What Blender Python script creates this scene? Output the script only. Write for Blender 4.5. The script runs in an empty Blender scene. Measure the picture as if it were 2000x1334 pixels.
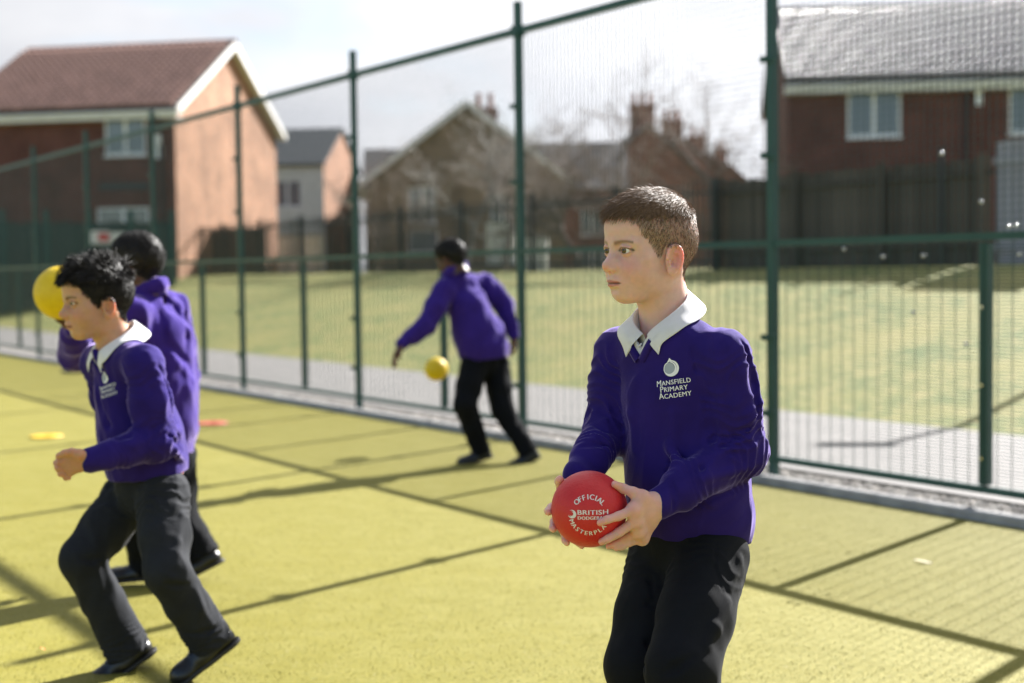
import bpy, math, random
import numpy as np
from mathutils import Matrix, Vector

random.seed(7)
M = {}
rng = np.random.default_rng(11)
R = math.radians
scene = bpy.context.scene
COL = scene.collection

# ------------------------------------------------------------------ camera
CAM_H, FPX, PITCH, ROLL = 1.12, 2768.3, 0.0503754, 0.0131038
_c, _s, _cr, _sr = math.cos(PITCH), math.sin(PITCH), math.cos(ROLL), math.sin(ROLL)
_fwd = Vector((0, _c, -_s))
_up0 = Vector((0, _s, _c))
_right = Vector((1, 0, 0)) * _cr - _up0 * _sr
_up = Vector((1, 0, 0)) * _sr + _up0 * _cr
cam_data = bpy.data.cameras.new('camera')
cam = bpy.data.objects.new('camera', cam_data)
COL.objects.link(cam)
m = Matrix.Identity(4)
for i in range(3):
    m[i][0], m[i][1], m[i][2] = _right[i], _up[i], -_fwd[i]
m[2][3] = CAM_H
cam.matrix_world = m
cam_data.sensor_width = 36.0
cam_data.lens = FPX / 2000 * 36
cam_data.clip_start, cam_data.clip_end = 0.05, 1500
cam_data.dof.use_dof = True
cam_data.dof.focus_distance = 2.72
cam_data.dof.aperture_fstop = 2.7
cam_data.dof.aperture_blades = 0
scene.camera = cam

def at(px, py, Y):
    """world point at depth Y (metres ahead of the camera) seen at pixel (px, py) of the 2000 x 1334 photograph"""
    d = _fwd + _right * ((px - 1000) / FPX) + _up * ((667 - py) / FPX)
    t = Y / d.y
    return Vector((d.x * t, Y, CAM_H + d.z * t))

def ground_at(px, py, z=0.0):
    d = _fwd + _right * ((px - 1000) / FPX) + _up * ((667 - py) / FPX)
    t = (z - CAM_H) / d.z
    return Vector((d.x * t, d.y * t, z))

# ------------------------------------------------------------------ sky, sun, exposure
SUN_AZ, SUN_EL = R(39.8), R(33.2)
sun_dir = Vector((math.sin(SUN_AZ) * math.cos(SUN_EL), math.cos(SUN_AZ) * math.cos(SUN_EL), math.sin(SUN_EL)))
world = bpy.data.worlds.new('World')
scene.world = world
world.use_nodes = True
wn, wl = world.node_tree.nodes, world.node_tree.links
wn.clear()
w_out = wn.new('ShaderNodeOutputWorld')
w_bg = wn.new('ShaderNodeBackground')
w_sky = wn.new('ShaderNodeTexSky')
w_sky.sky_type = 'NISHITA'
w_sky.sun_disc = False
w_sky.sun_elevation = SUN_EL
w_sky.sun_rotation = SUN_AZ
w_sky.air_density, w_sky.dust_density, w_sky.ozone_density = 1.0, 0.6, 1.6
w_tc = wn.new('ShaderNodeTexCoord')
w_map = wn.new('ShaderNodeMapping')
w_map.inputs['Scale'].default_value = (1.0, 1.0, 2.6)
w_map.inputs['Location'].default_value = (0.3, 0.1, 0.4)
w_n1 = wn.new('ShaderNodeTexNoise')
w_n1.inputs['Scale'].default_value = 2.6
w_n1.inputs['Detail'].default_value = 6
w_n1.inputs['Roughness'].default_value = 0.55
w_n1.inputs['Distortion'].default_value = 0.4
w_r1 = wn.new('ShaderNodeMapRange')
w_r1.inputs['From Min'].default_value = 0.16
w_r1.inputs['From Max'].default_value = 0.42
w_mix = wn.new('ShaderNodeMixRGB')
w_n2 = wn.new('ShaderNodeTexNoise')
w_n2.inputs['Scale'].default_value = 5.5
w_n2.inputs['Detail'].default_value = 5
w_ramp = wn.new('ShaderNodeMixRGB')
w_ramp.inputs['Color1'].default_value = (4.1, 4.2, 4.5, 1)
w_ramp.inputs['Color2'].default_value = (4.9, 4.95, 5.15, 1)
wl.new(w_tc.outputs['Generated'], w_map.inputs['Vector'])
wl.new(w_map.outputs['Vector'], w_n1.inputs['Vector'])
wl.new(w_map.outputs['Vector'], w_n2.inputs['Vector'])
wl.new(w_n1.outputs['Fac'], w_r1.inputs['Value'])
w_r2 = wn.new('ShaderNodeMapRange')
w_r2.inputs['From Min'].default_value = 0.35
w_r2.inputs['From Max'].default_value = 0.6
wl.new(w_n2.outputs['Fac'], w_r2.inputs['Value'])
wl.new(w_r2.outputs['Result'], w_ramp.inputs['Fac'])
w_fac = wn.new('ShaderNodeMath'); w_fac.operation = 'MULTIPLY'
wl.new(w_r1.outputs['Result'], w_fac.inputs[0])
wl.new(w_fac.outputs[0], w_mix.inputs['Fac'])
wl.new(w_sky.outputs['Color'], w_mix.inputs['Color1'])
# thin cloud scatters sunlight forwards, so it is brighter towards the sun
w_dot = wn.new('ShaderNodeVectorMath'); w_dot.operation = 'DOT_PRODUCT'
w_dot.inputs[1].default_value = sun_dir
wl.new(w_tc.outputs['Generated'], w_dot.inputs[0])
w_r3 = wn.new('ShaderNodeMapRange')
w_r3.inputs['From Min'].default_value, w_r3.inputs['From Max'].default_value = 0.1, 0.9
w_r3.inputs['To Min'].default_value, w_r3.inputs['To Max'].default_value = 0.42, 1.50
w_r3.interpolation_type = 'SMOOTHSTEP'
wl.new(w_dot.outputs['Value'], w_r3.inputs['Value'])
w_mul = wn.new('ShaderNodeMixRGB'); w_mul.blend_type = 'MULTIPLY'; w_mul.inputs['Fac'].default_value = 1.0
wl.new(w_ramp.outputs['Color'], w_mul.inputs['Color1'])
wl.new(w_r3.outputs['Result'], w_mul.inputs['Color2'])
wl.new(w_mul.outputs['Color'], w_mix.inputs['Color2'])
# the cloud bank thins out into blue sky away from the sun
w_r4 = wn.new('ShaderNodeMapRange')
w_r4.inputs['From Min'].default_value, w_r4.inputs['From Max'].default_value = -0.35, 0.38
w_r4.inputs['To Min'].default_value, w_r4.inputs['To Max'].default_value = 0.0, 1.0
wl.new(w_dot.outputs['Value'], w_r4.inputs['Value'])
wl.new(w_r4.outputs['Result'], w_fac.inputs[1])
wl.new(w_mix.outputs['Color'], w_bg.inputs['Color'])
w_bg.inputs['Strength'].default_value = 0.05
wl.new(w_bg.outputs['Background'], w_out.inputs['Surface'])

sun_data = bpy.data.lights.new('sun', 'SUN')
sun_data.energy = 5.0
sun_data.angle = R(0.53)
sun_data.color = (1.0, 0.975, 0.935)
sun = bpy.data.objects.new('sun', sun_data)
COL.objects.link(sun)
sun.rotation_euler = sun_dir.to_track_quat('Z', 'Y').to_euler()
sun.location = sun_dir * 60

scene.view_settings.view_transform = 'Standard'
scene.view_settings.look = 'None'
scene.view_settings.gamma = 1.0
scene.view_settings.exposure = 1.86
scene.view_settings.use_curve_mapping = False
scene.render.engine = 'CYCLES'
scene.cycles.max_bounces = 8
scene.cycles.transparent_max_bounces = 8

# ------------------------------------------------------------------ helpers
def tag(o, label=None, cat=None, group=None, kind=None):
    if label: o['label'] = label
    if cat: o['category'] = cat
    if group: o['group'] = group
    if kind: o['kind'] = kind
    return o

def empty(name, loc=(0, 0, 0), rz=0.0):
    o = bpy.data.objects.new(name, None)
    o.empty_display_size = 0.1
    o.location = loc
    o.rotation_euler = (0, 0, rz)
    COL.objects.link(o)
    return o

class MB:
    """collects geometry and links it as one mesh object"""
    def __init__(self):
        self.v, self.f = [], []
    def add(self, vs, fs):
        n = len(self.v)
        self.v.extend([tuple(p) for p in vs])
        self.f.extend([tuple(i + n for i in f) for f in fs])
    def box(self, a, b):
        x0, y0, z0 = a; x1, y1, z1 = b
        self.add([(x0,y0,z0),(x1,y0,z0),(x1,y1,z0),(x0,y1,z0),(x0,y0,z1),(x1,y0,z1),(x1,y1,z1),(x0,y1,z1)],
                 [(0,3,2,1),(4,5,6,7),(0,1,5,4),(1,2,6,5),(2,3,7,6),(3,0,4,7)])
    def obox(self, c, ax, ay, az):
        """oriented box: centre and three half-axis vectors"""
        c, ax, ay, az = map(Vector, (c, ax, ay, az))
        vs = [c + ax*i + ay*j + az*k for k in (-1,1) for (i,j) in ((-1,-1),(1,-1),(1,1),(-1,1))]
        self.add(vs, [(0,3,2,1),(4,5,6,7),(0,1,5,4),(1,2,6,5),(2,3,7,6),(3,0,4,7)])
    def bar(self, a, b, r, n=6, r2=None, cap=True):
        a, b = Vector(a), Vector(b)
        d = (b - a).normalized()
        u = d.cross(Vector((0,0,1)) if abs(d.z) < .9 else Vector((1,0,0))).normalized()
        w = d.cross(u)
        r2 = r if r2 is None else r2
        vs = []
        for p, rr in ((a, r), (b, r2)):
            for k in range(n):
                t = 2*math.pi*(k+.5)/n
                vs.append(p + u*math.cos(t)*rr + w*math.sin(t)*rr)
        fs = [(k, (k+1) % n, n+(k+1) % n, n+k) for k in range(n)]
        if cap:
            fs += [tuple(range(n-1,-1,-1)), tuple(range(n, 2*n))]
        self.add(vs, fs)
    def quad(self, a, b, c, d):
        self.add([a,b,c,d], [(0,1,2,3)])
    def mesh(self, name, mat, smooth=False):
        me = bpy.data.meshes.new(name)
        me.from_pydata(self.v, [], self.f)
        if mat: me.materials.append(mat)
        if smooth: me.shade_smooth()
        me.update()
        return me
    def build(self, name, mat, parent=None, smooth=False):
        o = bpy.data.objects.new(name, self.mesh(name, mat, smooth))
        COL.objects.link(o)
        if parent: o.parent = parent
        return o

def link_mesh(name, me, parent=None, loc=None, rot=None, scale=None):
    o = bpy.data.objects.new(name, me)
    COL.objects.link(o)
    if parent: o.parent = parent
    if loc is not None: o.location = loc
    if rot is not None: o.rotation_euler = rot
    if scale is not None: o.scale = scale
    return o

def hexc(r, g, b):
    f = lambda c: ((c/255+.055)/1.055)**2.4 if c > 10 else c/255/12.92
    return (f(r), f(g), f(b), 1)

def mat(name, col, rough=0.6, col2=None, scale=20.0, detail=4, bump=0.0, bscale=None, metal=0.0, spec=0.5,
        sheen=0.0, sheen_tint=None, coat=0.0, sss=0.0, sss_r=None, stretch=None, contrast=(0.35, 0.65), vary=0.0):
    m = bpy.data.materials.new(name)
    m.use_nodes = True
    nt = m.node_tree
    b = nt.nodes['Principled BSDF']
    b.inputs['Base Color'].default_value = (*col[:3], 1)
    b.inputs['Roughness'].default_value = rough
    b.inputs['Metallic'].default_value = metal
    b.inputs['Specular IOR Level'].default_value = spec
    if sheen:
        b.inputs['Sheen Weight'].default_value = sheen
        b.inputs['Sheen Roughness'].default_value = 0.32
        if sheen_tint: b.inputs['Sheen Tint'].default_value = (*sheen_tint, 1)
    if coat: b.inputs['Coat Weight'].default_value = coat
    if sss:
        b.inputs['Subsurface Weight'].default_value = 1.0
        b.inputs['Subsurface Scale'].default_value = sss
        b.inputs['Subsurface Radius'].default_value = sss_r or (1.0, 0.35, 0.2)
    tc = nt.nodes.new('ShaderNodeTexCoord')
    vec = tc.outputs['Object']
    if stretch:
        mp = nt.nodes.new('ShaderNodeMapping')
        mp.inputs['Scale'].default_value = stretch
        nt.links.new(vec, mp.inputs['Vector'])
        vec = mp.outputs['Vector']
    last = None
    if col2 is not None:
        n = nt.nodes.new('ShaderNodeTexNoise')
        n.inputs['Scale'].default_value = scale
        n.inputs['Detail'].default_value = detail
        n.inputs['Roughness'].default_value = 0.6
        nt.links.new(vec, n.inputs['Vector'])
        r = nt.nodes.new('ShaderNodeMapRange')
        r.inputs['From Min'].default_value, r.inputs['From Max'].default_value = contrast
        nt.links.new(n.outputs['Fac'], r.inputs['Value'])
        mx = nt.nodes.new('ShaderNodeMixRGB')
        mx.inputs['Color1'].default_value = (*col[:3], 1)
        mx.inputs['Color2'].default_value = (*col2[:3], 1)
        nt.links.new(r.outputs['Result'], mx.inputs['Fac'])
        last = mx.outputs['Color']
    if vary:
        oi = nt.nodes.new('ShaderNodeObjectInfo')
        mr = nt.nodes.new('ShaderNodeMapRange')
        mr.inputs['To Min'].default_value, mr.inputs['To Max'].default_value = 1-vary, 1+vary
        nt.links.new(oi.outputs['Random'], mr.inputs['Value'])
        hs = nt.nodes.new('ShaderNodeHueSaturation')
        hs.inputs['Color'].default_value = (*col[:3], 1)
        if last: nt.links.new(last, hs.inputs['Color'])
        nt.links.new(mr.outputs['Result'], hs.inputs['Value'])
        last = hs.outputs['Color']
    if last: nt.links.new(last, b.inputs['Base Color'])
    if bump:
        n2 = nt.nodes.new('ShaderNodeTexNoise')
        n2.inputs['Scale'].default_value = bscale or scale*4
        n2.inputs['Detail'].default_value = 3
        nt.links.new(vec, n2.inputs['Vector'])
        bp = nt.nodes.new('ShaderNodeBump')
        bp.inputs['Strength'].default_value = min(1.0, bump)
        bp.inputs['Distance'].default_value = 0.004
        nt.links.new(n2.outputs['Fac'], bp.inputs['Height'])
        nt.links.new(bp.outputs['Normal'], b.inputs['Normal'])
    return m

# ------------------------------------------------------------------ the setting
# fence line of the court: passes F0 and runs away to the left
F_A = 0.581875
F0 = Vector((1.374844, 7.449875, 0))
F_T = Vector((-math.sin(F_A), math.cos(F_A), 0))       # along the fence, away from the camera
F_N = Vector((math.cos(F_A), math.sin(F_A), 0))        # out of the court
BAY, H_MID, H_TOP, H_POST, H_BOT = 2.3818, 1.2425, 2.694, 2.879, 0.107
F_RZ = math.atan2(F_T.y, F_T.x)

def fp(s, d, z=0.0):
    p = F0 + F_T*s + F_N*d
    return Vector((p.x, p.y, z))

def turf_material():
    m = bpy.data.materials.new('artificial_turf')
    m.use_nodes = True
    nt = m.node_tree; N, Lk = nt.nodes, nt.links
    b = N['Principled BSDF']
    b.inputs['Roughness'].default_value = 0.75
    b.inputs['Specular IOR Level'].default_value = 0.25
    b.inputs['Sheen Weight'].default_value = 0.10
    b.inputs['Sheen Roughness'].default_value = 0.5
    b.inputs['Sheen Tint'].default_value = (0.95, 0.85, 0.35, 1)
    tc = N.new('ShaderNodeTexCoord')
    def noise(scale, detail, st=None):
        n = N.new('ShaderNodeTexNoise')
        n.inputs['Scale'].default_value = scale
        n.inputs['Detail'].default_value = detail
        n.inputs['Roughness'].default_value = 0.65
        v = tc.outputs['Object']
        if st:
            mp = N.new('ShaderNodeMapping'); mp.inputs['Scale'].default_value = st
            mp.inputs['Rotation'].default_value = (0, 0, -F_RZ)
            Lk.new(v, mp.inputs['Vector']); v = mp.outputs['Vector']
        Lk.new(v, n.inputs['Vector'])
        return n.outputs['Fac']
    def rng_(v, a, b_):
        r = N.new('ShaderNodeMapRange'); r.inputs['From Min'].default_value = a; r.inputs['From Max'].default_value = b_
        Lk.new(v, r.inputs['Value']); return r.outputs['Result']
    def mix(f, c1, c2, mode='MIX'):
        x = N.new('ShaderNodeMixRGB'); x.blend_type = mode
        for k, c in (('Color1', c1), ('Color2', c2)):
            if hasattr(c, 'is_linked'): Lk.new(c, x.inputs[k])
            else: x.inputs[k].default_value = (*c, 1)
        if hasattr(f, 'is_linked'): Lk.new(f, x.inputs['Fac'])
        else: x.inputs['Fac'].default_value = f
        return x.outputs['Color']
    c = mix(rng_(noise(0.9, 5), .35, .65), (.182, .154, .008), (.216, .180, .012))
    c = mix(rng_(noise(5.0, 5, (1, 1.6, 1)), .42, .70), c, (.262, .228, .048))       # sand left between the fibres
    c = mix(rng_(noise(42, 4), .48, .72), c, (.150, .138, .008))
    c = mix(rng_(noise(120, 3), .46, .66), c, (.130, .122, .007))
    c = mix(rng_(noise(260, 2), .48, .66), c, (.110, .108, .008))
    c = mix(rng_(noise(420, 2), .60, .74), c, (.420, .380, .160))
    Lk.new(c, b.inputs['Base Color'])
    bp = N.new('ShaderNodeBump'); bp.inputs['Strength'].default_value = 0.30; bp.inputs['Distance'].default_value = 0.005
    Lk.new(noise(300, 3), bp.inputs['Height'])
    Lk.new(bp.outputs['Normal'], b.inputs['Normal'])
    return m

def lawn_material():
    m = mat('lawn_grass', (.048, .085, .012), 0.85, (.160, .150, .036), 0.9, 8, 0.5, 60, spec=0.2, sheen=0.1, sheen_tint=(.9, .85, .4))
    nt = m.node_tree; N, Lk = nt.nodes, nt.links
    b = N['Principled BSDF']
    src = b.inputs['Base Color'].links[0].from_socket
    n = N.new('ShaderNodeTexNoise'); n.inputs['Scale'].default_value = 7; n.inputs['Detail'].default_value = 8
    tc = N.new('ShaderNodeTexCoord'); Lk.new(tc.outputs['Object'], n.inputs['Vector'])
    r = N.new('ShaderNodeMapRange'); r.inputs['From Min'].default_value = .45; r.inputs['From Max'].default_value = .66
    Lk.new(n.outputs['Fac'], r.inputs['Value'])
    x = N.new('ShaderNodeMixRGB'); x.inputs['Color2'].default_value = (.205, .178, .060, 1)
    Lk.new(r.outputs['Result'], x.inputs['Fac']); Lk.new(src, x.inputs['Color1'])
    Lk.new(x.outputs['Color'], b.inputs['Base Color'])
    return m


M['turf'] = turf_material()
M['lawn'] = lawn_material()
M['asphalt'] = mat('path_asphalt', (.135, .127, .124), .85, (.175, .165, .160), 3, 6, .5, 180)
M['gravel'] = mat('gravel', (.150, .135, .122), .9, (.330, .300, .270), 55, 5, 1.0, 90, contrast=(.42, .58))
M['concrete'] = mat('kerb_concrete', (.400, .390, .385), .85, (.270, .265, .265), 9, 6, .5, 120)
M['green'] = mat('green_powder_coat', (.0042, .052, .048), .42, (.0060, .064, .058), 6, 3, .12, 40)
M['wire'] = mat('green_wire', (.004, .034, .034), .38)
M['steel'] = mat('galvanised_bolt', (.55, .55, .56), .25, metal=1.0)

g = MB()
g.quad((-900, -40, -.42), (900, -40, -.42), (900, 1400, -.42), (-900, 1400, -.42))
tag(g.build('ground', mat('far_ground', (.11, .12, .05), .95, (.15, .13, .07), .2)), kind='structure')

def strip(name, prof, mt, s0, s1, n=1):
    """sheet along the fence: prof = [(d, z), ...] across, s0..s1 along"""
    b = MB()
    vs, fs = [], []
    k = len(prof)
    for i in range(n+1):
        s = s0 + (s1-s0)*i/n
        for d, z in prof:
            vs.append(fp(s, d, z))
    for i in range(n):
        for j in range(k-1):
            fs.append((i*k+j, i*k+j+1, (i+1)*k+j+1, (i+1)*k+j))
    b.add(vs, fs)
    return b.build(name, mt)

D_TURF = -0.19
tag(strip('sports_pitch', [(-40, 0), (D_TURF, 0)], M['turf'], -30, 70), kind='structure')
tag(strip('kerb', [(D_TURF, -.1), (D_TURF, .035), (D_TURF+.012, .045), (D_TURF+.063, .045), (D_TURF+.075, .035), (D_TURF+.075, -.1)], M['concrete'], -12, 60, 40), kind='structure')
tag(strip('gravel_strip', [(D_TURF+.07, -.004), (-.03, .004), (.08, .0), (.30, -.004)], M['gravel'], -12, 60), kind='structure')
tag(strip('footpath', [(.28, .012), (2.46, .012), (2.52, -.02)], M['asphalt'], -30, 70), kind='structure')

D_BND, Z_BND = 11.0, 1.10
def lawn_z(d, s):
    t = min(1, max(0, (d-2.5)/(D_BND-2.5)))
    z = Z_BND*(t*.55 + .45*t*t*(3-2*t))
    return z + .03*math.sin(s*.35+d*.5) * min(1, t*4)*(1 if t < 1 else .3)
b = MB(); vs, fs = [], []
ns, ds = 60, [2.48, 2.6, 3.2, 4, 5, 6, 7, 8, 9, 10, 10.7, 11.5, 13, 20, 40, 90, 160]
for i in range(ns+1):
    s = -30 + 170*i/ns
    for d in ds:
        z = .0 if d < 2.5 else lawn_z(d, s)
        vs.append(fp(s, d, z))
k = len(ds)
for i in range(ns):
    for j in range(k-1):
        fs.append((i*k+j, i*k+j+1, (i+1)*k+j+1, (i+1)*k+j))
b.add(vs, fs)
tag(b.build('lawn', M['lawn'], smooth=True), kind='structure')

# loose stones along the foot of the court fence
def stones():
    b = MB()
    base = [(1,0,0),(-1,0,0),(0,1,0),(0,-1,0),(0,0,1),(0,0,-1)]
    fc = [(0,2,4),(2,1,4),(1,3,4),(3,0,4),(2,0,5),(1,2,5),(3,1,5),(0,3,5)]
    for i in range(9000):
        s = -2.2 + 17*random.random()**1.6
        d = D_TURF + .08 + .35*random.random()
        r = random.uniform(.005, .014)
        c = fp(s, d, .003 + r*.2)
        a = random.random()*6.28
        ca, sa = math.cos(a), math.sin(a)
        k = [random.uniform(.6, 1.3) for _ in range(3)]
        b.add([(c.x + r*(x*k[0]*ca - y*k[1]*sa), c.y + r*(x*k[0]*sa + y*k[1]*ca), c.z + r*z*k[2]*.7) for x, y, z in base], fc)
    return b
so = stones().build('loose_gravel', mat('loose_stone', (.20, .18, .165), .8, (.46, .43, .40), 14, 2, contrast=(.4, .6)))
tag(so, 'loose grey gravel lying along the foot of the court fence', 'gravel', kind='stuff')

# ------------------------------------------------------------------ the court fence
fence = empty('court_fence', F0, F_RZ)
tag(fence, 'tall dark green welded mesh fence with posts along the games court', 'fence')
# local frame: x along the fence (away from camera), y towards the court (left of travel), z up
K0, K1 = -2, 14
post_b = MB()
w = .0215
post_b.box((-w, -w, -.3), (w, w, H_POST))
post_b.box((-w-.003, -w-.003, H_POST), (w+.003, w+.003, H_POST+.006))
post_me = post_b.mesh('post', M['green'])
clip_b = MB()
clip_b.box((-.05, w, -.016), (.05, w+.022, .016))
clip_b.bar((0, w+.022, 0), (0, w+.030, 0), .008, 8)
clip_me = clip_b.mesh('clamp', M['green'])
brk_b = MB()
brk_b.box((-.042, -.032, -.035), (.042, .032, .035))
brk_me = brk_b.mesh('rail_bracket', M['green'])
short_b = MB()
short_b.box((-.022, -.022, 0), (.022, .022, H_MID-H_BOT-.05))
short_me = short_b.mesh('short_post', M['green'])
bolt_b = MB()
bolt_b.bar((0, .022, 0), (0, .032, 0), .009, 8)
bolt_me = bolt_b.mesh('bolt', M['steel'])
rails = {}
for nm, hh, rr in (('bottom_rail', H_BOT, .016), ('middle_rail', H_MID, .0175), ('top_rail', H_TOP, .021)):
    rb = MB()
    rb.box((.023, -rr, -rr), (BAY-.023, rr, rr))
    rails[nm] = (rb.mesh(nm, M['green']), hh)

def panel_mesh(name, z0, z1, pitch_z, pitch_x, rh, rv):
    b = MB()
    x0, x1 = .034, BAY-.034
    def wire(ax, p, q, y):
        r = rh if ax == 'x' else rv
        if ax == 'x':
            b.add([(x0,y-r,p-r),(x0,y+r,p-r),(x0,y+r,p+r),(x0,y-r,p+r),(x1,y-r,p-r),(x1,y+r,p-r),(x1,y+r,p+r),(x1,y-r,p+r)],
                  [(0,4,5,1),(1,5,6,2),(2,6,7,3),(3,7,4,0)])
        else:
            b.add([(p-r,y-r,z0),(p+r,y-r,z0),(p+r,y+r,z0),(p-r,y+r,z0),(p-r,y-r,z1),(p+r,y-r,z1),(p+r,y+r,z1),(p-r,y+r,z1)],
                  [(0,1,5,4),(1,2,6,5),(2,3,7,6),(3,0,4,7)])
    n = int((z1-z0)/pitch_z)
    for i in range(n+1):
        wire('x', z0 + (z1-z0)*i/n, None, -.004)
    n = int((x1-x0)/pitch_x)
    for i in range(n+1):
        wire('z', x0 + (x1-x0)*i/n, None, .0)
    return b.mesh(name, M['wire'])
low_me = panel_mesh('lower_mesh', H_BOT, H_MID, .0155, .0760, .0017, .0015)
up_me = panel_mesh('upper_mesh', H_MID, H_TOP, .0340, .0400, .00085, .0013)
for k in range(K0, K1):
    x = k*BAY
    p = link_mesh('post', post_me, fence, (x, 0, 0))
    for z in (.35, .75, 1.7, 2.2):
        link_mesh('clamp', clip_me, p, (0, 0, z))
    link_mesh('rail_bracket', brk_me, p, (0, 0, H_TOP))
    for nm, (me, hh) in rails.items():
        link_mesh(nm, me, fence, (x, 0, hh))
    for nm, me in (('lower_mesh', low_me), ('upper_mesh', up_me)):
        o = link_mesh(nm, me, fence, (x, .012, 0))
        o['kind'] = 'stuff'
    sp = link_mesh('short_post', short_me, fence, (x + BAY*.437, -.012, H_BOT+.021))
    for z in (.12, .45, .8):
        link_mesh('bolt', bolt_me, sp, (0, 0, z))

# small steel beads added on the right-hand mesh to make sun glints
fx = MB(); n1, n2 = 10, 8
for i in range(n2+1):
    for j in range(n1):
        fx.v.append((.010*math.sin(math.pi*i/n2)*math.cos(2*math.pi*j/n1), .010*math.sin(math.pi*i/n2)*math.sin(2*math.pi*j/n1), .010*math.cos(math.pi*i/n2)))
for i in range(n2):
    for j in range(n1):
        fx.f.append((i*n1+j, (i+1)*n1+j, (i+1)*n1+(j+1) % n1, i*n1+(j+1) % n1))
fx_me = fx.mesh('glint_bead', M['steel'], True)
for px, py in ((1655, 486), (1731, 501), (1810, 499), (1923, 394), (1977, 442), (1992, 440), (1846, 300), (1998, 496), (1893, 672), (1790, 610)):
    d_ = _fwd + _right*((px-1000)/FPX) + _up*((667-py)/FPX)
    t_ = F0.dot(F_N)/(d_.x*F_N.x+d_.y*F_N.y)
    p_ = Vector((d_.x*t_, d_.y*t_, 0))
    link_mesh('glint_bead', fx_me, fence, ((p_-F0).dot(F_T), .024, CAM_H+d_.z*t_))

# fibres of the turf pile in the nearer part of the pitch
def fibres():
    N = 150000
    Y = 2.25+6.0*rng.random(N)**2.6
    X = (rng.random(N)*2-1)*Y*.375
    keep = ((X-F0.x)*F_N.x+(Y-F0.y)*F_N.y) < D_TURF-.01
    X, Y = X[keep], Y[keep]; n = len(X)
    a = rng.random(n)*6.283; h = .003+.004*rng.random(n); w = .0005+.0005*rng.random(n)
    lx, ly = rng.normal(0, .003, n), rng.normal(0, .003, n)
    Z = np.zeros(n)
    v = np.stack([np.stack([X-w*np.cos(a), Y-w*np.sin(a), Z], 1), np.stack([X+w*np.cos(a), Y+w*np.sin(a), Z], 1), np.stack([X+lx, Y+ly, h], 1)], 1).reshape(-1, 3)
    me = bpy.data.meshes.new('turf_fibres')
    me.vertices.add(3*n); me.vertices.foreach_set('co', v.astype(np.float32).ravel())
    me.loops.add(3*n); me.loops.foreach_set('vertex_index', np.arange(3*n, dtype=np.int32))
    me.polygons.add(n); me.polygons.foreach_set('loop_start', np.arange(0, 3*n, 3, dtype=np.int32))
    me.update(calc_edges=True)
    me.materials.append(mat('turf_fibre', (.196, .174, .012), .6, (.250, .220, .036), 60, 2, contrast=(.4, .6)))
    o = link_mesh('turf_fibres', me)
    tag(o, 'short yellow-green pile of the artificial turf', 'turf', kind='stuff')
fibres()

# ------------------------------------------------------------------ houses behind the lawn
def brick_mat(name, c1, c2, mortar, rough=.85):
    m = bpy.data.materials.new(name); m.use_nodes = True
    nt = m.node_tree; N, Lk = nt.nodes, nt.links
    b = N['Principled BSDF']; b.inputs['Roughness'].default_value = rough
    b.inputs['Specular IOR Level'].default_value = .25
    tc = N.new('ShaderNodeTexCoord'); sx = N.new('ShaderNodeSeparateXYZ'); cx = N.new('ShaderNodeCombineXYZ')
    ad = N.new('ShaderNodeMath'); ad.operation = 'ADD'
    Lk.new(tc.outputs['Object'], sx.inputs[0]); Lk.new(sx.outputs['X'], ad.inputs[0]); Lk.new(sx.outputs['Y'], ad.inputs[1])
    Lk.new(ad.outputs[0], cx.inputs['X']); Lk.new(sx.outputs['Z'], cx.inputs['Y'])
    br = N.new('ShaderNodeTexBrick')
    br.inputs['Scale'].default_value = 1.0
    br.inputs['Brick Width'].default_value = .225; br.inputs['Row Height'].default_value = .075
    br.inputs['Mortar Size'].default_value = .006; br.inputs['Bias'].default_value = 0.0
    br.inputs['Color1'].default_value = (*c1, 1); br.inputs['Color2'].default_value = (*c2, 1); br.inputs['Mortar'].default_value = (*mortar, 1)
    Lk.new(cx.outputs[0], br.inputs['Vector'])
    n = N.new('ShaderNodeTexNoise'); n.inputs['Scale'].default_value = 1.1; n.inputs['Detail'].default_value = 5
    Lk.new(tc.outputs['Object'], n.inputs['Vector'])
    mr = N.new('ShaderNodeMapRange'); mr.inputs['From Min'].default_value = .3; mr.inputs['From Max'].default_value = .7
    mr.inputs['To Min'].default_value = .72; mr.inputs['To Max'].default_value = 1.2
    Lk.new(n.outputs['Fac'], mr.inputs['Value'])
    hs = N.new('ShaderNodeHueSaturation'); Lk.new(br.outputs['Color'], hs.inputs['Color']); Lk.new(mr.outputs[0], hs.inputs['Value'])
    Lk.new(hs.outputs['Color'], b.inputs['Base Color'])
    bp = N.new('ShaderNodeBump'); bp.inputs['Strength'].default_value = .4; bp.inputs['Distance'].default_value = .006
    inv = N.new('ShaderNodeMath'); inv.operation = 'SUBTRACT'; inv.inputs[0].default_value = 1; Lk.new(br.outputs['Fac'], inv.inputs[1])
    Lk.new(inv.outputs[0], bp.inputs['Height']); Lk.new(bp.outputs['Normal'], b.inputs['Normal'])
    return m

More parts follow.
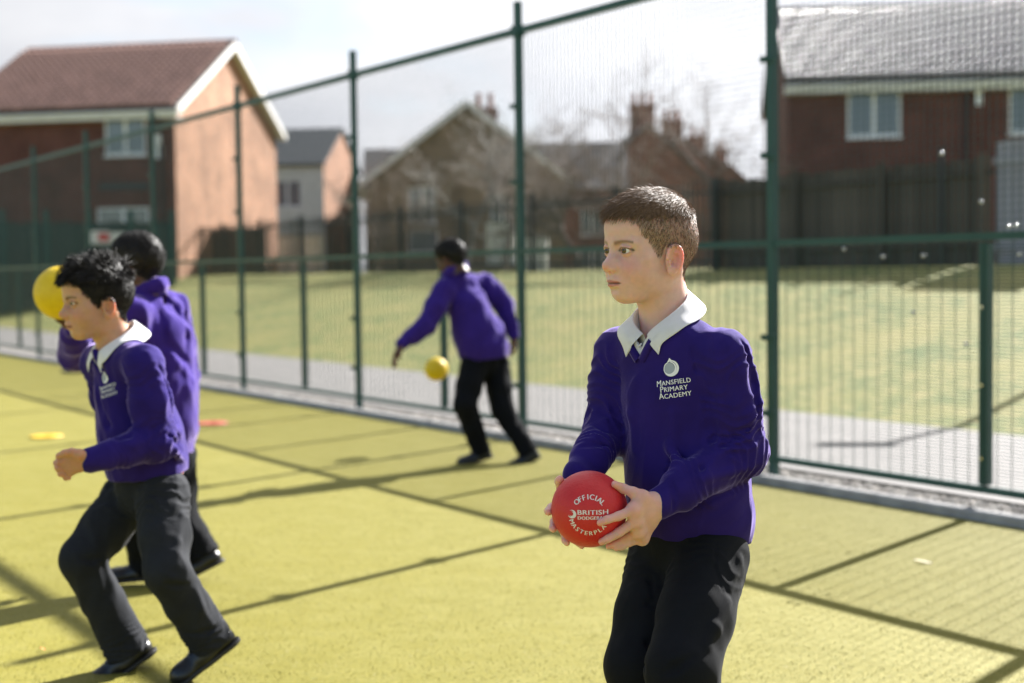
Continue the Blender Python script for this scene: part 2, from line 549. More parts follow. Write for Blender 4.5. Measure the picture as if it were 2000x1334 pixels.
M['brick_red'] = brick_mat('red_brick', (.150, .050, .038), (.115, .040, .033), (.16, .13, .11))
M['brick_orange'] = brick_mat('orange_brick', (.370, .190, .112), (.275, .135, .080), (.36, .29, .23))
M['brick_buff'] = brick_mat('buff_brick', (.250, .180, .120), (.200, .140, .095), (.28, .24, .20))
M['brick_old'] = brick_mat('old_red_brick', (.290, .130, .095), (.220, .095, .072), (.28, .23, .20))
M['render'] = mat('cream_render', (.74, .72, .68), .9, (.66, .64, .60), 2, 4, .3, 60)
M['upvc'] = mat('white_window_plastic', (.80, .80, .82), .35)
M['fascia'] = mat('white_fascia', (.78, .77, .76), .45, (.70, .69, .68), 3)
M['glass'] = mat('window_glass', (.120, .140, .165), .08, spec=.8)
M['curtain'] = mat('net_curtain', (.45, .47, .50), .9)
M['tile_red'] = mat('red_pantile', (.520, .300, .240), .38, (.400, .225, .180), 5, 4, .2, 60, vary=.18)
M['tile_grey'] = mat('grey_pantile', (.560, .485, .465), .27, (.460, .395, .380), 5, 4, .15, 60, vary=.16, spec=1.0)
M['slate'] = mat('dark_slate', (.030, .035, .042), .55, (.050, .052, .058), 6, 4, .4, 40)
M['slate_warm'] = mat('weathered_slate', (.105, .092, .085), .6, (.155, .138, .128), 4, 5, .4, 40)
M['under'] = mat('roof_underside', (.06, .05, .045), .9)
M['pot'] = mat('terracotta_pot', (.36, .16, .10), .8, (.28, .13, .09), 8)
M['pipe'] = mat('black_plastic_pipe', (.018, .018, .020), .4)
M['board'] = mat('weathered_fence_board', (.110, .085, .064), .9, (.070, .055, .042), 3, 6, .6, 40, stretch=(6, 6, .6), vary=.30)
M['board_grey'] = mat('grey_gate_board', (.34, .33, .35), .8, (.26, .25, .27), 3, 5, .4, 40, stretch=(6, 6, .6), vary=.1)
M['black'] = mat('black_railing_paint', (.012, .013, .015), .45)
M['dgreen'] = mat('dark_green_board', (.014, .042, .040), .5, (.010, .030, .030), 4, 4, .2, 30)
M['sign_white'] = mat('sign_white', (.75, .75, .75), .4)
M['sign_red'] = mat('sign_red', (.55, .05, .05), .4)

def wall_with_openings(b, p0, ux, wdt, z0, z1, openings, thick_dir, t=.12, top=None):
    """vertical wall face from p0 along ux; openings [(x0,x1,z0,z1)] cut through, reveals of depth t along thick_dir"""
    p0, ux, td = Vector(p0), Vector(ux), Vector(thick_dir)
    xs = sorted({0, wdt, *[o[0] for o in openings], *[o[1] for o in openings]})
    zs = sorted({z0, z1, *[o[2] for o in openings], *[o[3] for o in openings]})
    P = lambda x, z, d=0: p0 + ux*x + td*d + Vector((0, 0, z))
    for i in range(len(xs)-1):
        for j in range(len(zs)-1):
            cx, cz = (xs[i]+xs[i+1])/2, (zs[j]+zs[j+1])/2
            if any(o[0] < cx < o[1] and o[2] < cz < o[3] for o in openings): continue
            b.quad(P(xs[i], zs[j]), P(xs[i+1], zs[j]), P(xs[i+1], zs[j+1]), P(xs[i], zs[j+1]))
    for a, c, e, f in openings:
        b.quad(P(a, e), P(a, f), P(a, f, t), P(a, e, t)); b.quad(P(c, f), P(c, e), P(c, e, t), P(c, f, t))
        b.quad(P(a, f), P(c, f), P(c, f, t), P(a, f, t)); b.quad(P(c, e), P(a, e), P(a, e, t), P(c, e, t))
    if top:
        b.add([P(0, z1), P(wdt, z1), P(wdt/2 if top[0] is None else top[0], top[1])], [(0, 1, 2)])

def window(par, p0, ux, nd, o, panes=2, frame=.07, arch=False):
    """white casement window in the opening o=(x0,x1,z0,z1); nd points into the wall"""
    p0, ux, nd = Vector(p0), Vector(ux), Vector(nd)
    x0, x1, z0, z1 = o
    P = lambda x, z, d: p0 + ux*x + nd*d + Vector((0, 0, z))
    def bx(b, xa, xb, za, zb, da, db):
        b.obox((P(xa, za, da)+P(xb, zb, db))/2, ux*(xb-xa)/2, nd*(db-da)/2, Vector((0, 0, (zb-za)/2)))
    f = MB()
    bx(f, x0+.002, x1-.002, z0+.002, z0+frame, .03, .09); bx(f, x0+.002, x1-.002, z1-frame, z1-.002, .03, .09)
    bx(f, x0+.002, x0+frame, z0+frame, z1-frame, .03, .09); bx(f, x1-frame, x1-.002, z0+frame, z1-frame, .03, .09)
    for k in range(1, panes):
        xm = x0 + (x1-x0)*k/panes
        bx(f, xm-frame*.75, xm+frame*.75, z0+frame, z1-frame, .03, .09)
    w = f.build('window', M['upvc'], par)
    xe = [x0 + (x1-x0)*k/panes for k in range(panes+1)]
    for k in range(panes):
        gl = MB(); bx(gl, xe[k]+frame*.6, xe[k+1]-frame*.6, z0+frame*.8, z1-frame*.8, .055, .065)
        gl.build('pane', M['glass'], w)
    s = MB(); bx(s, x0-.04, x1+.04, z0-.06, z0-.002, -.05, .028)
    s.build('sill', M['upvc'], w)
    c = MB(); bx(c, x0+.01, x1-.01, z0+.02, z1-.02, .118, .125)
    c.build('curtain', M['curtain'], w)
    return w

def pantile_mesh(name, wd, ln, mt):
    """one S-shaped roof tile, x across, y up the slope"""
    b = MB(); n = 6
    for y in (0, ln):
        for i in range(n+1):
            t = i/n
            z = .045*(math.sin(t*2*math.pi*.95+.3)) + (.045 if y == 0 else 0.0)
            b.v.append((t*wd*1.04, y, z+.035))
    for i in range(n):
        b.f.append((i, i+1, n+2+i, n+1+i))
    k = len(b.v)
    for i in range(n+1):
        x, y, z = b.v[i]; b.v.append((x, y, z-.03))
    for i in range(n):
        b.f.append((i+1, i, k+i, k+i+1))
    return b.mesh(name, mt, True)

def tile_slope(par, eave_p, ux, up, L, S, tw, tl, mt, limit=300):
    """cover a slope with pantiles; up is the unit vector up the slope"""
    ux, up = Vector(ux), Vector(up)
    nrm = ux.cross(up).normalized()
    me = pantile_mesh('roof_tile', tw, tl*1.12, mt)
    ncol, nrow = int(L/tw), int(S/tl)
    rot = Matrix((ux, up, nrm)).transposed()
    e = rot.to_euler()
    cnt = 0
    rest = MB()
    for r in range(nrow):
        for c in range(ncol):
            p = Vector(eave_p) + ux*(c*tw) + up*(r*tl) + nrm*(.01 + random.uniform(0, .006))
            if cnt < limit:
                link_mesh('roof_tile', me, par, p, e)
                cnt += 1
            else:
                rest.add([p + rot @ v.co for v in me.vertices], [tuple(q.vertices) for q in me.polygons])
    if rest.v:
        o = rest.build('roof_tiles', mt, par, True)
        o['kind'] = 'stuff'

def house(name, label, loc, rz, L, D, eave, rise, wmat, rmat, front=(), right=(), tiles=None, over=.35, verge=.25, chim=(), fasc=True, cat='house', side_mat=None):
    """local: front wall on y=0 from x=-L..0 facing -y, depth D to +y, right gable at x=0; ridge along x at y=D/2"""
    root = empty(name, loc, rz)
    tag(root, label, cat)
    for nm, mt_, args, tp in (('front_wall', wmat, ((-L, 0, 0), (1, 0, 0), L, -1.5, eave, [o[:4] for o in front], (0, 1, 0)), None),
                              ('back_wall', wmat, ((0, D, 0), (-1, 0, 0), L, -1.5, eave, [], (0, -1, 0)), None),
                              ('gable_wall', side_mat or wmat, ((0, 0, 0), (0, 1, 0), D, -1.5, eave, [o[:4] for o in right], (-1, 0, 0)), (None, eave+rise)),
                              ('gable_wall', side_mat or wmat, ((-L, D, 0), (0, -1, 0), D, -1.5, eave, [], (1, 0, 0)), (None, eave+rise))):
        b = MB()
        wall_with_openings(b, *args, top=tp)
        b.build(nm, mt_, root)
    for o in front: window(root, (-L, 0, 0), (1, 0, 0), (0, 1, 0), o[:4], o[4] if len(o) > 4 else 2)
    for o in right: window(root, (0, 0, 0), (0, 1, 0), (-1, 0, 0), o[:4], o[4] if len(o) > 4 else 2)
    ang = math.atan2(rise, D/2)
    up = Vector((0, math.cos(ang), math.sin(ang)))
    S = (D/2)/math.cos(ang)
    rf = MB()
    th = .12
    ev = over/math.cos(ang)
    for sgn in (1, -1):
        u = Vector((0, up.y*sgn, up.z)); y0 = 0 if sgn == 1 else D
        n = Vector((0, -up.z*sgn, up.y))
        a = Vector((-L-verge, y0, eave)) - u*ev; c = Vector((verge, y0, eave)) - u*ev
        s = u*(S+ev)
        o_ = n*.03
        rf.add([a+o_, c+o_, c+s+o_, a+s+o_, a+o_+n*th, c+o_+n*th, c+s+o_+n*th, a+s+o_+n*th],
               [(0,3,2,1),(4,5,6,7),(0,1,5,4),(1,2,6,5),(2,3,7,6),(3,0,4,7)])
    r = rf.build('roof', rmat if not tiles else M['under'], root)
    if tiles:
        tw, tl = tiles
        n = Vector((0, -up.z, up.y))
        tile_slope(r, Vector((-L-verge, 0, eave)) - up*ev + n*(th+.03), (1, 0, 0), up, L+2*verge, S+ev, tw, tl, rmat)
        rb = MB(); rz_ = eave + rise + (th+.03)/math.cos(ang)
        m_ = int((L+2*verge)/.45)
        for i in range(m_):
            x0 = -L-verge + (L+2*verge)*i/m_; x1 = x0 + (L+2*verge)/m_*1.03
            pts = []
            for x in (x0, x1):
                for k in range(7):
                    t = math.pi*k/6
                    pts.append((x, D/2 + .14*math.cos(t), rz_ - .05 + .13*math.sin(t)))
            q = MB(); q.add(pts, [(k, k+1, 8+k, 7+k) for k in range(6)])
            q.build('ridge_tile', rmat, r, True)
    if fasc:
        fb = MB(); fz = eave - math.sin(ang)*ev
        fb.box((-L-verge, -over-.02, fz-.20), (verge, -over+.02, fz+.06))
        fb.box((-L-verge, -over+.022, fz-.20), (verge, .0, fz-.17))
        fb.build('fascia', M['fascia'], root)
        gt = MB(); gt.bar((-L-verge, -over-.08, fz-.02), (verge, -over-.08, fz-.02), .055, 8)
        gt.build('gutter', M['fascia'], root)
        for sgn in (1, -1):
            vb = MB(); u = Vector((0, up.y*sgn, up.z)); y0 = 0 if sgn == 1 else D
            c = Vector((verge+.02, y0, eave)) - u*ev
            n = Vector((0, -up.z*sgn, up.y))
            mid = c + u*(S+ev)/2 + n*.03
            vb.obox(mid, Vector((.02, 0, 0)), u*(S+ev)/2, n*.105)
            vb.obox(mid + Vector((-.13, 0, 0)) - n*.06, Vector((.11, 0, 0)), u*(S+ev)/2, n*.015)
            vb.build('bargeboard', M['fascia'], root)
    for (cx, cy, cw, cd, z0, z1, pots) in chim:
        cb = MB()
        cb.box((cx-cw/2, cy-cd/2, z0), (cx+cw/2, cy+cd/2, z1-.25))
        cb.box((cx-cw/2-.06, cy-cd/2-.06, z1-.25), (cx+cw/2+.06, cy+cd/2+.06, z1-.12))
        cb.box((cx-cw/2-.02, cy-cd/2-.02, z1-.12), (cx+cw/2+.02, cy+cd/2+.02, z1))
        co = cb.build('chimney', M['brick_old'], r)
        for k in range(pots):
            pb = MB(); yy = cy - cd/2 + cd*(k+.5)/pots
            pb.bar((cx, yy, z1), (cx, yy, z1+.55), .13, 10, .10); pb.bar((cx, yy, z1+.55), (cx, yy, z1+.62), .13, 10)
            pb.build('chimney_pot', M['pot'], r)
    return root

GZ = 1.08
# house at the left, orange gable towards the sun
ca = at(343, 300, 43.0)
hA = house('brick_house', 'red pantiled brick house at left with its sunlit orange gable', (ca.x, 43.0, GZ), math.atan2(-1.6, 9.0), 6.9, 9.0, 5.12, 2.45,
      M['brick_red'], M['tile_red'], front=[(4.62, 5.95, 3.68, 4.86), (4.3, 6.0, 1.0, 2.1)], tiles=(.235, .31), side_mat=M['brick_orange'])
pb = MB(); pb.bar((-.42, -.10, -1), (-.42, -.10, 4.6), .045, 8); pb.bar((-.42, -.10, 4.6), (-.42, -.38, 4.8), .045, 8)
pb.build('downpipe', M['pipe'], hA)
pb = MB(); pb.box((-.62, -.09, 3.55), (-.40, -.002, 3.95)); pb.bar((-.5, -.10, 3.95), (-.5, -.10, 4.25), .12, 10)
pb.build('alarm_box', M['upvc'], hA)
pb = MB(); pb.box((-2.5, -.03, 2.62), (-.9, .02, 2.84)); pb.build('lintel_band', M['pipe'], hA)
# slate-roofed house further back
cb_ = at(633, 400, 62.0)
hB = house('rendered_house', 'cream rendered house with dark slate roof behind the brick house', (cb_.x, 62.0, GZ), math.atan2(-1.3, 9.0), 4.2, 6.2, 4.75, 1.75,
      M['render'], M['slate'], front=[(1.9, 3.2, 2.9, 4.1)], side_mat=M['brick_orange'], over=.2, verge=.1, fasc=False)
# gabled buff house in the middle: the gable faces the camera, so its ridge runs away from us
cc = at(722, 400, 56.0)
hC = house('gabled_house', 'buff brick house with steep gable, white windows and a chimney', (cc.x, 56.0, GZ), R(-84), 9.0, 7.7, 3.7, 2.9,
      M['brick_buff'], M['slate_warm'], right=[(1.55, 2.6, 1.95, 3.35, 2), (1.5, 2.65, .75, 1.7, 1), (4.75, 5.75, 1.9, 3.4, 2), (4.7, 5.8, .5, 1.45, 2)],
      over=.3, verge=.3, chim=[(-3.6, 4.9, .8, 1.0, 5.0, 6.85, 2)])
# its lower left wing
cw = at(825, 400, 66.0)
hW = house('side_wing', 'low dark-roofed wing at the left of the buff gabled house', (cw.x, 66.0, GZ), R(4), 2.6, 5.0, 3.9, 1.9,
      M['brick_buff'], M['slate_warm'], front=[(.6, 1.5, 1.6, 2.8)], over=.2, verge=.15, fasc=False)
# long roof between, then the receding row of red terraces with chimneys
cr = at(1225, 400, 70.0)
hR = house('low_terrace', 'brown-roofed brick terrace between the gabled house and the tall chimneys', (cr.x, 70.0, GZ), R(-3), 5.6, 7.0, 4.0, 2.45,
      M['brick_old'], M['slate_warm'], front=[(1.1, 2.2, 1.7, 3.0), (3.3, 4.4, 1.7, 3.0), (1.0, 2.2, -.2, 1.0), (3.2, 4.5, -.2, 1.0)], over=.2, verge=.1, fasc=False)
tl = [('largest red brick terrace gable with the tallest chimney stack', 1152, 1384, 74, 245, 1262, (1.25, 3)),
      ('second red brick terrace gable, right of the tallest chimney', 1225, 1438, 84, 272, 1320, (1.2, 3)),
      ('third red brick terrace gable in the receding row', 1290, 1470, 96, 298, 1366, (1.2, 2)),
      ('farthest red brick terrace gable, beside the green corner post', 1340, 1510, 106, 322, 1412, (.9, 2))]
for lab, pl, pr, Yh, pya, chx, (cwid, pots) in tl:
    c, c2, ap = at(pl, 400, Yh), at(pr, 400, Yh), at((pl+pr)/2, pya, Yh)
    wd = c2.x - c.x
    top = ap.z - GZ; ri = 2.9; ev = top - ri
    ly = at(chx, 400, Yh+2.2).x - c.x
    root = house('terraced_house', lab, (c.x, Yh, GZ), R(-86), 8.0, wd, ev, ri, M['brick_old'], M['slate_warm'],
          right=[(1.2, 2.2, 1.9, 3.2), (3.6, 4.6, 1.9, 3.2)], over=.15, verge=.1, fasc=False,
          chim=[(-2.2, ly, .8, cwid, ev, top+1.35, pots)])
    root['group'] = 'terraced houses in a receding row'
# house at the right with the bright tiled roof
ce = at(1522, 300, 38.0)
hE = house('brick_house', 'dark red brick house at right with glinting grey tiled roof', (ce.x + 10.2*math.cos(R(6))+.25, 37.0, GZ), R(-6), 10.2, 8.4, 5.0, 2.45,
      M['brick_red'], M['tile_grey'], front=[(1.55, 2.95, 3.45, 4.72), (5.72, 7.12, 3.45, 4.72)], tiles=(.21, .33), verge=.12)
pb = MB(); pb.bar((-10.2+4.62, -.08, -1), (-10.2+4.62, -.08, 4.75), .05, 8); pb.build('downpipe', M['pipe'], hE)
pb = MB(); pb.box((-10.2+4.85, -.10, 4.2), (-10.2+5.02, -.002, 4.6)); pb.build('meter_box', M['upvc'], hE)

# ------------------------------------------------------------------ boundary at the top of the lawn
def bnd_s(px):
    """where the boundary line (D_BND out from the court fence) is crossed by the column px of the photograph"""
    d = _fwd + _right*((px-1000)/FPX) + _up*((667-480)/FPX)
    t = (D_BND + F0.dot(F_N)) / (d.x*F_N.x + d.y*F_N.y)
    return (Vector((d.x*t, d.y*t, 0)) - F0).dot(F_T)

rail = empty('railings', fp(bnd_s(1400), D_BND, Z_BND), F_RZ)
tag(rail, 'black vertical bar railings along the top of the lawn', 'railings')
s_len = bnd_s(330) - bnd_s(1400)
bar_b = MB(); bar_b.box((-.011, -.011, -.05), (.011, .011, 1.45)); bar_b.add([(-.011,-.011,1.45),(.011,-.011,1.45),(.011,.011,1.45),(-.011,.011,1.45),(0,0,1.52)], [(0,1,4),(1,2,4),(2,3,4),(3,0,4)])
bar_me = bar_b.mesh('bar', M['black'])
nb = min(290, int(s_len/.135))
for i in range(nb):
    link_mesh('bar', bar_me, rail, (s_len*i/nb, 0, 0))
for z in (.12, 1.30):
    rb = MB(); rb.box((-.05, -.02, z-.025), (s_len, .02, z+.025)); rb.build('rail', M['black'], rail)
pm = MB(); pm.box((-.035, -.035, -.2), (.035, .035, 1.55)); pm = pm.mesh('post', M['black'])
for i in range(int(s_len/2.75)+1):
    link_mesh('post', pm, rail, (i*2.75, .06, 0))

# close boarded timber fence in front of the right-hand house
s_a, s_b = bnd_s(2120), bnd_s(1385)
tf = empty('timber_fence', fp(s_b, D_BND+.35, Z_BND), F_RZ+math.pi)
tag(tf, 'weathered brown close board timber fence below the right-hand house', 'fence')
bw = .135
bdb = MB(); bdb.box((0, -.012, -.1), (bw*.93, .012, 1.50)); bd_me = bdb.mesh('board', M['board'])
s_gate = s_b - bnd_s(1912)
nbd = int(s_gate/bw)
for i in range(nbd):
    link_mesh('board', bd_me, tf, (i*bw, random.uniform(-.006, .006), random.uniform(-.02, .03)), (0, random.uniform(-.008, .008), 0))
for z in (.3, 1.3):
    rb = MB(); rb.box((0, -.065, z-.04), (s_gate, -.014, z+.04)); rb.build('rail', M['board'], tf)
pp = MB(); pp.box((-.05, -.05, -.2), (.05, .05, 1.56)); pp = pp.mesh('post', M['board'])
for i in range(int(s_gate/1.83)+1):
    link_mesh('post', pp, tf, (i*1.83, -.12, 0))
gt = empty('boarded_gate', fp(bnd_s(1912), D_BND+.35, Z_BND), F_RZ+math.pi)
tag(gt, 'pale grey boarded gate at the end of the timber fence', 'gate')
gb = MB(); gb.box((0, -.012, -.05), (.12*.9, .012, 1.72)); gb = gb.mesh('board', M['board_grey'])
for i in range(14):
    link_mesh('board', gb, gt, (.02+i*.12, 0, random.uniform(-.01, .01)))
for z in (.25, 1.45):
    rb = MB(); rb.box((0, -.05, z-.05), (1.7, -.014, z+.05)); rb.build('brace', M['board_grey'], gt)
# black galvanised post standing in front of the timber fence
sp_ = fp(bnd_s(1843), D_BND-.05, Z_BND)
po = MB(); po.bar((0, 0, -.2), (0, 0, 1.62), .035, 10); po.bar((0, 0, 1.62), (0, 0, 1.66), .05, 10)
o = po.build('lone_post', M['black']); o.location = sp_
tag(o, 'thin black post with cap in front of the timber fence', 'post')

# dark green boarded panels with signs at the far left, in front of the left house
g0, g1 = at(336, 500, 38.5), at(-170, 500, 36.0)
g_dir = Vector((g1.x-g0.x, g1.y-g0.y, 0)); L_ = g_dir.length; g_dir.normalize()
gp = empty('green_panel_fence', (g0.x, g0.y, .35), math.atan2(g_dir.y, g_dir.x))
tag(gp, 'dark green boarded panel fence below the left house', 'fence')
nb2 = 44
gbb = MB(); gbb.box((0, -.015, -.6), (L_/nb2*.97, .015, 2.18)); gb_me = gbb.mesh('board', M['dgreen'])
for i in range(nb2):
    link_mesh('board', gb_me, gp, (L_*i/nb2, random.uniform(-.01, .01), random.uniform(-.03, .03)))
pgm = MB(); pgm.box((-.07, .02, -.6), (.07, .14, 2.50)); pgm = pgm.mesh('post', M['green'])
for i in range(7):
    link_mesh('post', pgm, gp, (L_*i/6, 0, 0))
def sign(px, py, w, h, lab, red):
    d = _fwd + _right*((px-1000)/FPX) + _up*((667-py)/FPX)
    nn = Vector((-g_dir.y, g_dir.x, 0))
    t = g0.dot(nn)/(d.x*nn.x+d.y*nn.y) if True else 0
    p = Vector((d.x*t, d.y*t, CAM_H+d.z*t))+nn*.16
    e = empty('notice_sign', p, math.atan2(g_dir.y, g_dir.x))
    tag(e, lab, 'sign')
    b = MB(); b.box((-w/2, .0, -h/2), (w/2, .02, h/2)); b.build('plate', M['sign_white'], e)
    if red:
        b = MB(); b.box((-w*.46, .021, -h*.30), (w*.10, .025, h*.32)); b.build('red_panel', M['sign_red'], e)
sign(194, 464, .50, .34, 'white and red notice fixed to the green panels', True)
sign(228, 466, .34, .32, 'plain white notice beside the white and red notice', False)

# low structures seen behind the railings
for px, py0, py1, Yd, w, lab, mt in ((585, 458, 545, 50, 1.65, 'short white rendered garden wall by the cream house', 'render'),
                                     (978, 432, 500, 44, .95, 'small white rendered wall in front of the buff gable', 'render'),
                                     (1046, 462, 515, 44, .75, 'low white rendered wall just right of the middle green post', 'render'),
                                     (455, 446, 545, 45.5, 2.1, 'dark timber panel in front of the orange gable', 'board')):
    a = at(px, py0, Yd); c = at(px, py1, Yd)
    e = empty('garden_wall' if mt == 'render' else 'garden_fence', (a.x, Yd, c.z), R(-10))
    tag(e, lab, 'wall' if mt == 'render' else 'fence')
    hgt = a.z - c.z
    if mt == 'render':
        b = MB(); b.box((-w/2, 0, -.3), (w/2, .2, hgt-.06)); b.build('wall', M['render'], e)
        b = MB(); b.box((-w/2-.03, -.03, hgt-.06), (w/2+.03, .23, hgt)); b.build('coping', M['concrete'], e)
    else:
        pbm = MB(); pbm.box((0, -.01, -.3), (.14, .01, hgt)); pbm = pbm.mesh('board', M['board'])
        for i in range(15): link_mesh('board', pbm, e, (-w/2+i*.145, 0, random.uniform(-.01, .02)))

# ------------------------------------------------------------------ bare winter trees
def bare_tree(name, label, base, height, spread, seed, mt, lean=(0, 0), group=None, r0=.11):
    rd = random.Random(seed)
    root = empty(name, base); tag(root, label, 'tree', group)
    trunk, crown = MB(), MB()
    def branch(p, d, ln, r, depth):
        n = 4 if depth < 2 else 3
        pts = [Vector(p)]
        d = Vector(d).normalized()
        for i in range(n):
            d = (d + Vector((rd.gauss(0, .16), rd.gauss(0, .16), rd.gauss(.05, .09)))).normalized()
            pts.append(pts[-1] + d*ln/n)
        for i in range(n):
            ra, rb = r*(1-.55*i/n), r*(1-.55*(i+1)/n)
            (trunk if depth == 0 else crown).bar(pts[i], pts[i+1], ra, 7 if depth == 0 else (5 if depth < 3 else 3), rb, cap=False)
        if depth >= 5: return
        kids = (6, 5, 4, 3, 2)[depth]
        for k in range(kids):
            t = rd.uniform(.35 if depth == 0 else .2, 1.0)
            j = min(n-1, int(t*n)); q = pts[j].lerp(pts[j+1], t*n-j)
            ax = Vector((rd.gauss(0, 1), rd.gauss(0, 1), rd.gauss(0, .35))).normalized()
            nd = (d*rd.uniform(.35, .9) + ax*spread).normalized()
            branch(q, nd, ln*rd.uniform(.42, .68), max(.0045, r*(.50-.25*t+.1)), depth+1)
        if depth: branch(pts[-1], d, ln*.55, max(.0045, r*.45), depth+1)
    branch(Vector((0, 0, -.2)), Vector((lean[0], lean[1], 1)), height*.55, r0, 0)
    trunk.build('trunk', mt, root, True); o = crown.build('crown', mt, root, True)
    o['kind'] = 'stuff'
    return root
M['bark'] = mat('brown_bark', (.170, .128, .102), .8, (.24, .185, .15), 6, 4, .4, 30, spec=.3)
M['birch'] = mat('pale_birch_bark', (.34, .31, .28), .7, (.12, .10, .085), 5, 5, .3, 30, contrast=(.45, .6))
for (px, py, Yd, hgt, sp, sd, mt, lab, rr) in (
      (915, 540, 34, 4.3, .75, 3, 'birch', 'slim pale-trunked bare tree in front of the buff gable', .075),
      (985, 540, 36, 4.6, .8, 8, 'bark', 'bare twiggy tree just left of the middle green post', .08),
      (1135, 540, 33, 4.0, .95, 5, 'bark', 'wide bare brown tree left of the tall chimney stack', .10),
      (1245, 540, 32, 4.0, .95, 13, 'bark', 'bare brown tree in front of the tallest chimney stack', .10),
      (1375, 540, 34, 4.2, .9, 21, 'bark', 'bare twiggy tree at the left end of the timber fence', .08),
      (735, 545, 40, 3.4, .8, 31, 'bark', 'small bare tree at the left edge of the buff house', .06)):
    p = at(px, py, Yd)
    bare_tree('bare_tree', lab, (p.x, p.y, 1.0), hgt*1.12, sp, sd, M[mt], group='bare trees behind the railings', r0=rr)

# lamp post just outside the right edge; its shadow falls across the path
lp = empty('lamp_post', (7.05, 14.45, .70))
tag(lp, 'tall grey post just outside the right edge, its shadow crossing the path', 'post')
b = MB(); b.bar((0, 0, -.3), (0, 0, 1.0), .070, 12); b.bar((0, 0, 1.0), (0, 0, 1.06), .070, 12, .045); b.bar((0, 0, 1.06), (0, 0, 4.15), .045, 12, .036)
b.build('column', M['steel'], lp)
b = MB(); b.obox((-.16, 0, 4.18), (.24, 0, .02), (0, .07, 0), (0, 0, .035)); b.build('lantern', M['upvc'], lp)

# ------------------------------------------------------------------ implicit modelling: bodies, clothes, hands
_perm = np.random.default_rng(5).permutation(256)
_perm = np.concatenate([_perm, _perm, _perm])
_grad = np.array([(1,1,0),(-1,1,0),(1,-1,0),(-1,-1,0),(1,0,1),(-1,0,1),(1,0,-1),(-1,0,-1),(0,1,1),(0,-1,1),(0,1,-1),(0,-1,-1)], float)
def pnoise(P):
    """gradient noise, P (n,3)"""
    I = np.floor(P).astype(int); f = P - I; I &= 255
    u = f*f*f*(f*(f*6-15)+10)
    def g(dx, dy, dz):
        h = _perm[_perm[_perm[I[:,0]+dx]+I[:,1]+dy]+I[:,2]+dz] % 12
        G = _grad[h]
        return G[:,0]*(f[:,0]-dx)+G[:,1]*(f[:,1]-dy)+G[:,2]*(f[:,2]-dz)
    l = lambda a, b, t: a+(b-a)*t
    x0 = l(l(g(0,0,0), g(1,0,0), u[:,0]), l(g(0,1,0), g(1,1,0), u[:,0]), u[:,1])
    x1 = l(l(g(0,0,1), g(1,0,1), u[:,0]), l(g(0,1,1), g(1,1,1), u[:,0]), u[:,1])
    return l(x0, x1, u[:,2])

def V3(v): return np.array((v[0], v[1], v[2]), float)

class SDF:
    def __init__(self):
        self.ops = []; self.post = None; self.cuts = []
    def _add(self, mode, fn, k, c, r):
        self.ops.append((mode, fn, k, V3(c), r))
        return self
    def cone(self, a, b, r1, r2, k=.01, mode='u', flat=None):
        a, b = V3(a), V3(b); ab = b-a; L2 = max(1e-9, ab@ab)
        if flat is not None:
            ax, ff = V3(flat[0]), flat[1]
        def fn(P):
            q = P-a
            if flat is not None:
                q = q + np.outer((q@ax)*(ff-1), ax)
                bb = ab + ax*((ab@ax)*(ff-1)); l2 = bb@bb
            else: bb, l2 = ab, L2
            t = np.clip(q@bb/l2, 0, 1)
            return np.linalg.norm(q-np.outer(t, bb), axis=1)-(r1+(r2-r1)*t)
        return self._add(mode, fn, k, (a+b)/2, math.sqrt(L2)/2+max(r1, r2))
    def chain(self, pts, rs, k=.01, mode='u', flat=None):
        for i in range(len(pts)-1):
            self.cone(pts[i], pts[i+1], rs[i], rs[i+1], k, mode, flat)
        return self
    def ball(self, c, r, k=.01, mode='u'):
        c = V3(c)
        return self._add(mode, lambda P: np.linalg.norm(P-c, axis=1)-r, k, c, r)
    def ell(self, c, rad, k=.01, mode='u', rot=None):
        c, rad = V3(c), V3(rad)
        M_ = np.eye(3) if rot is None else np.array(rot)   # rows = local axes
        def fn(P):
            q = (P-c)@M_.T
            k0 = np.linalg.norm(q/rad, axis=1); k1 = np.linalg.norm(q/(rad*rad), axis=1)
            return np.where(k0 < 1e-6, -rad.min(), k0*(k0-1)/np.maximum(k1, 1e-9))
        return self._add(mode, fn, k, c, rad.max())
    def cut(self, p, n):
        """keep the side where (x-p).n < 0"""
        self.cuts.append((V3(p), V3(Vector(n).normalized())))
        return self
    def __call__(self, P, detail=True):
        n = len(P)
        if n > 6000:
            return np.concatenate([self(P[i:i+4096], detail) for i in range(0, n, 4096)])
        d = np.full(n, 1.0)
        if n == 0: return d
        lo, hi = P.min(0), P.max(0)
        wide = np.linalg.norm(hi-lo) > .15
        for mode, fn, k, c, r in self.ops:
            g = np.maximum(np.maximum(lo-c, c-hi), 0)
            if g@g > (r+.05)**2: continue
            if wide:
                m_ = ((P-c)**2).sum(1) < (r+.07)**2
                if not m_.any(): continue
            else: m_ = slice(None)
            e = fn(P[m_]); a = d[m_]
            if mode == 'u':
                h = np.clip(.5+.5*(a-e)/k, 0, 1); d[m_] = a*(1-h)+e*h-k*h*(1-h)
            else:
                h = np.clip(.5-.5*(a+e)/k, 0, 1); d[m_] = a*(1-h)-e*h+k*h*(1-h)
        if self.post is not None and detail:
            m_ = np.abs(d) < .05
            if m_.any(): d[m_] = d[m_] - self.post(P[m_], d[m_])
        for p, n in self.cuts:
            d = np.maximum(d, (P-p)@n)
        return d

def grad(fn, P, e=8e-4):
    g = np.stack([fn(P+np.array(v)*e)-fn(P-np.array(v)*e) for v in ((1,0,0),(0,1,0),(0,0,1))], 1)
    return g/np.maximum(np.linalg.norm(g, axis=1, keepdims=True), 1e-9)

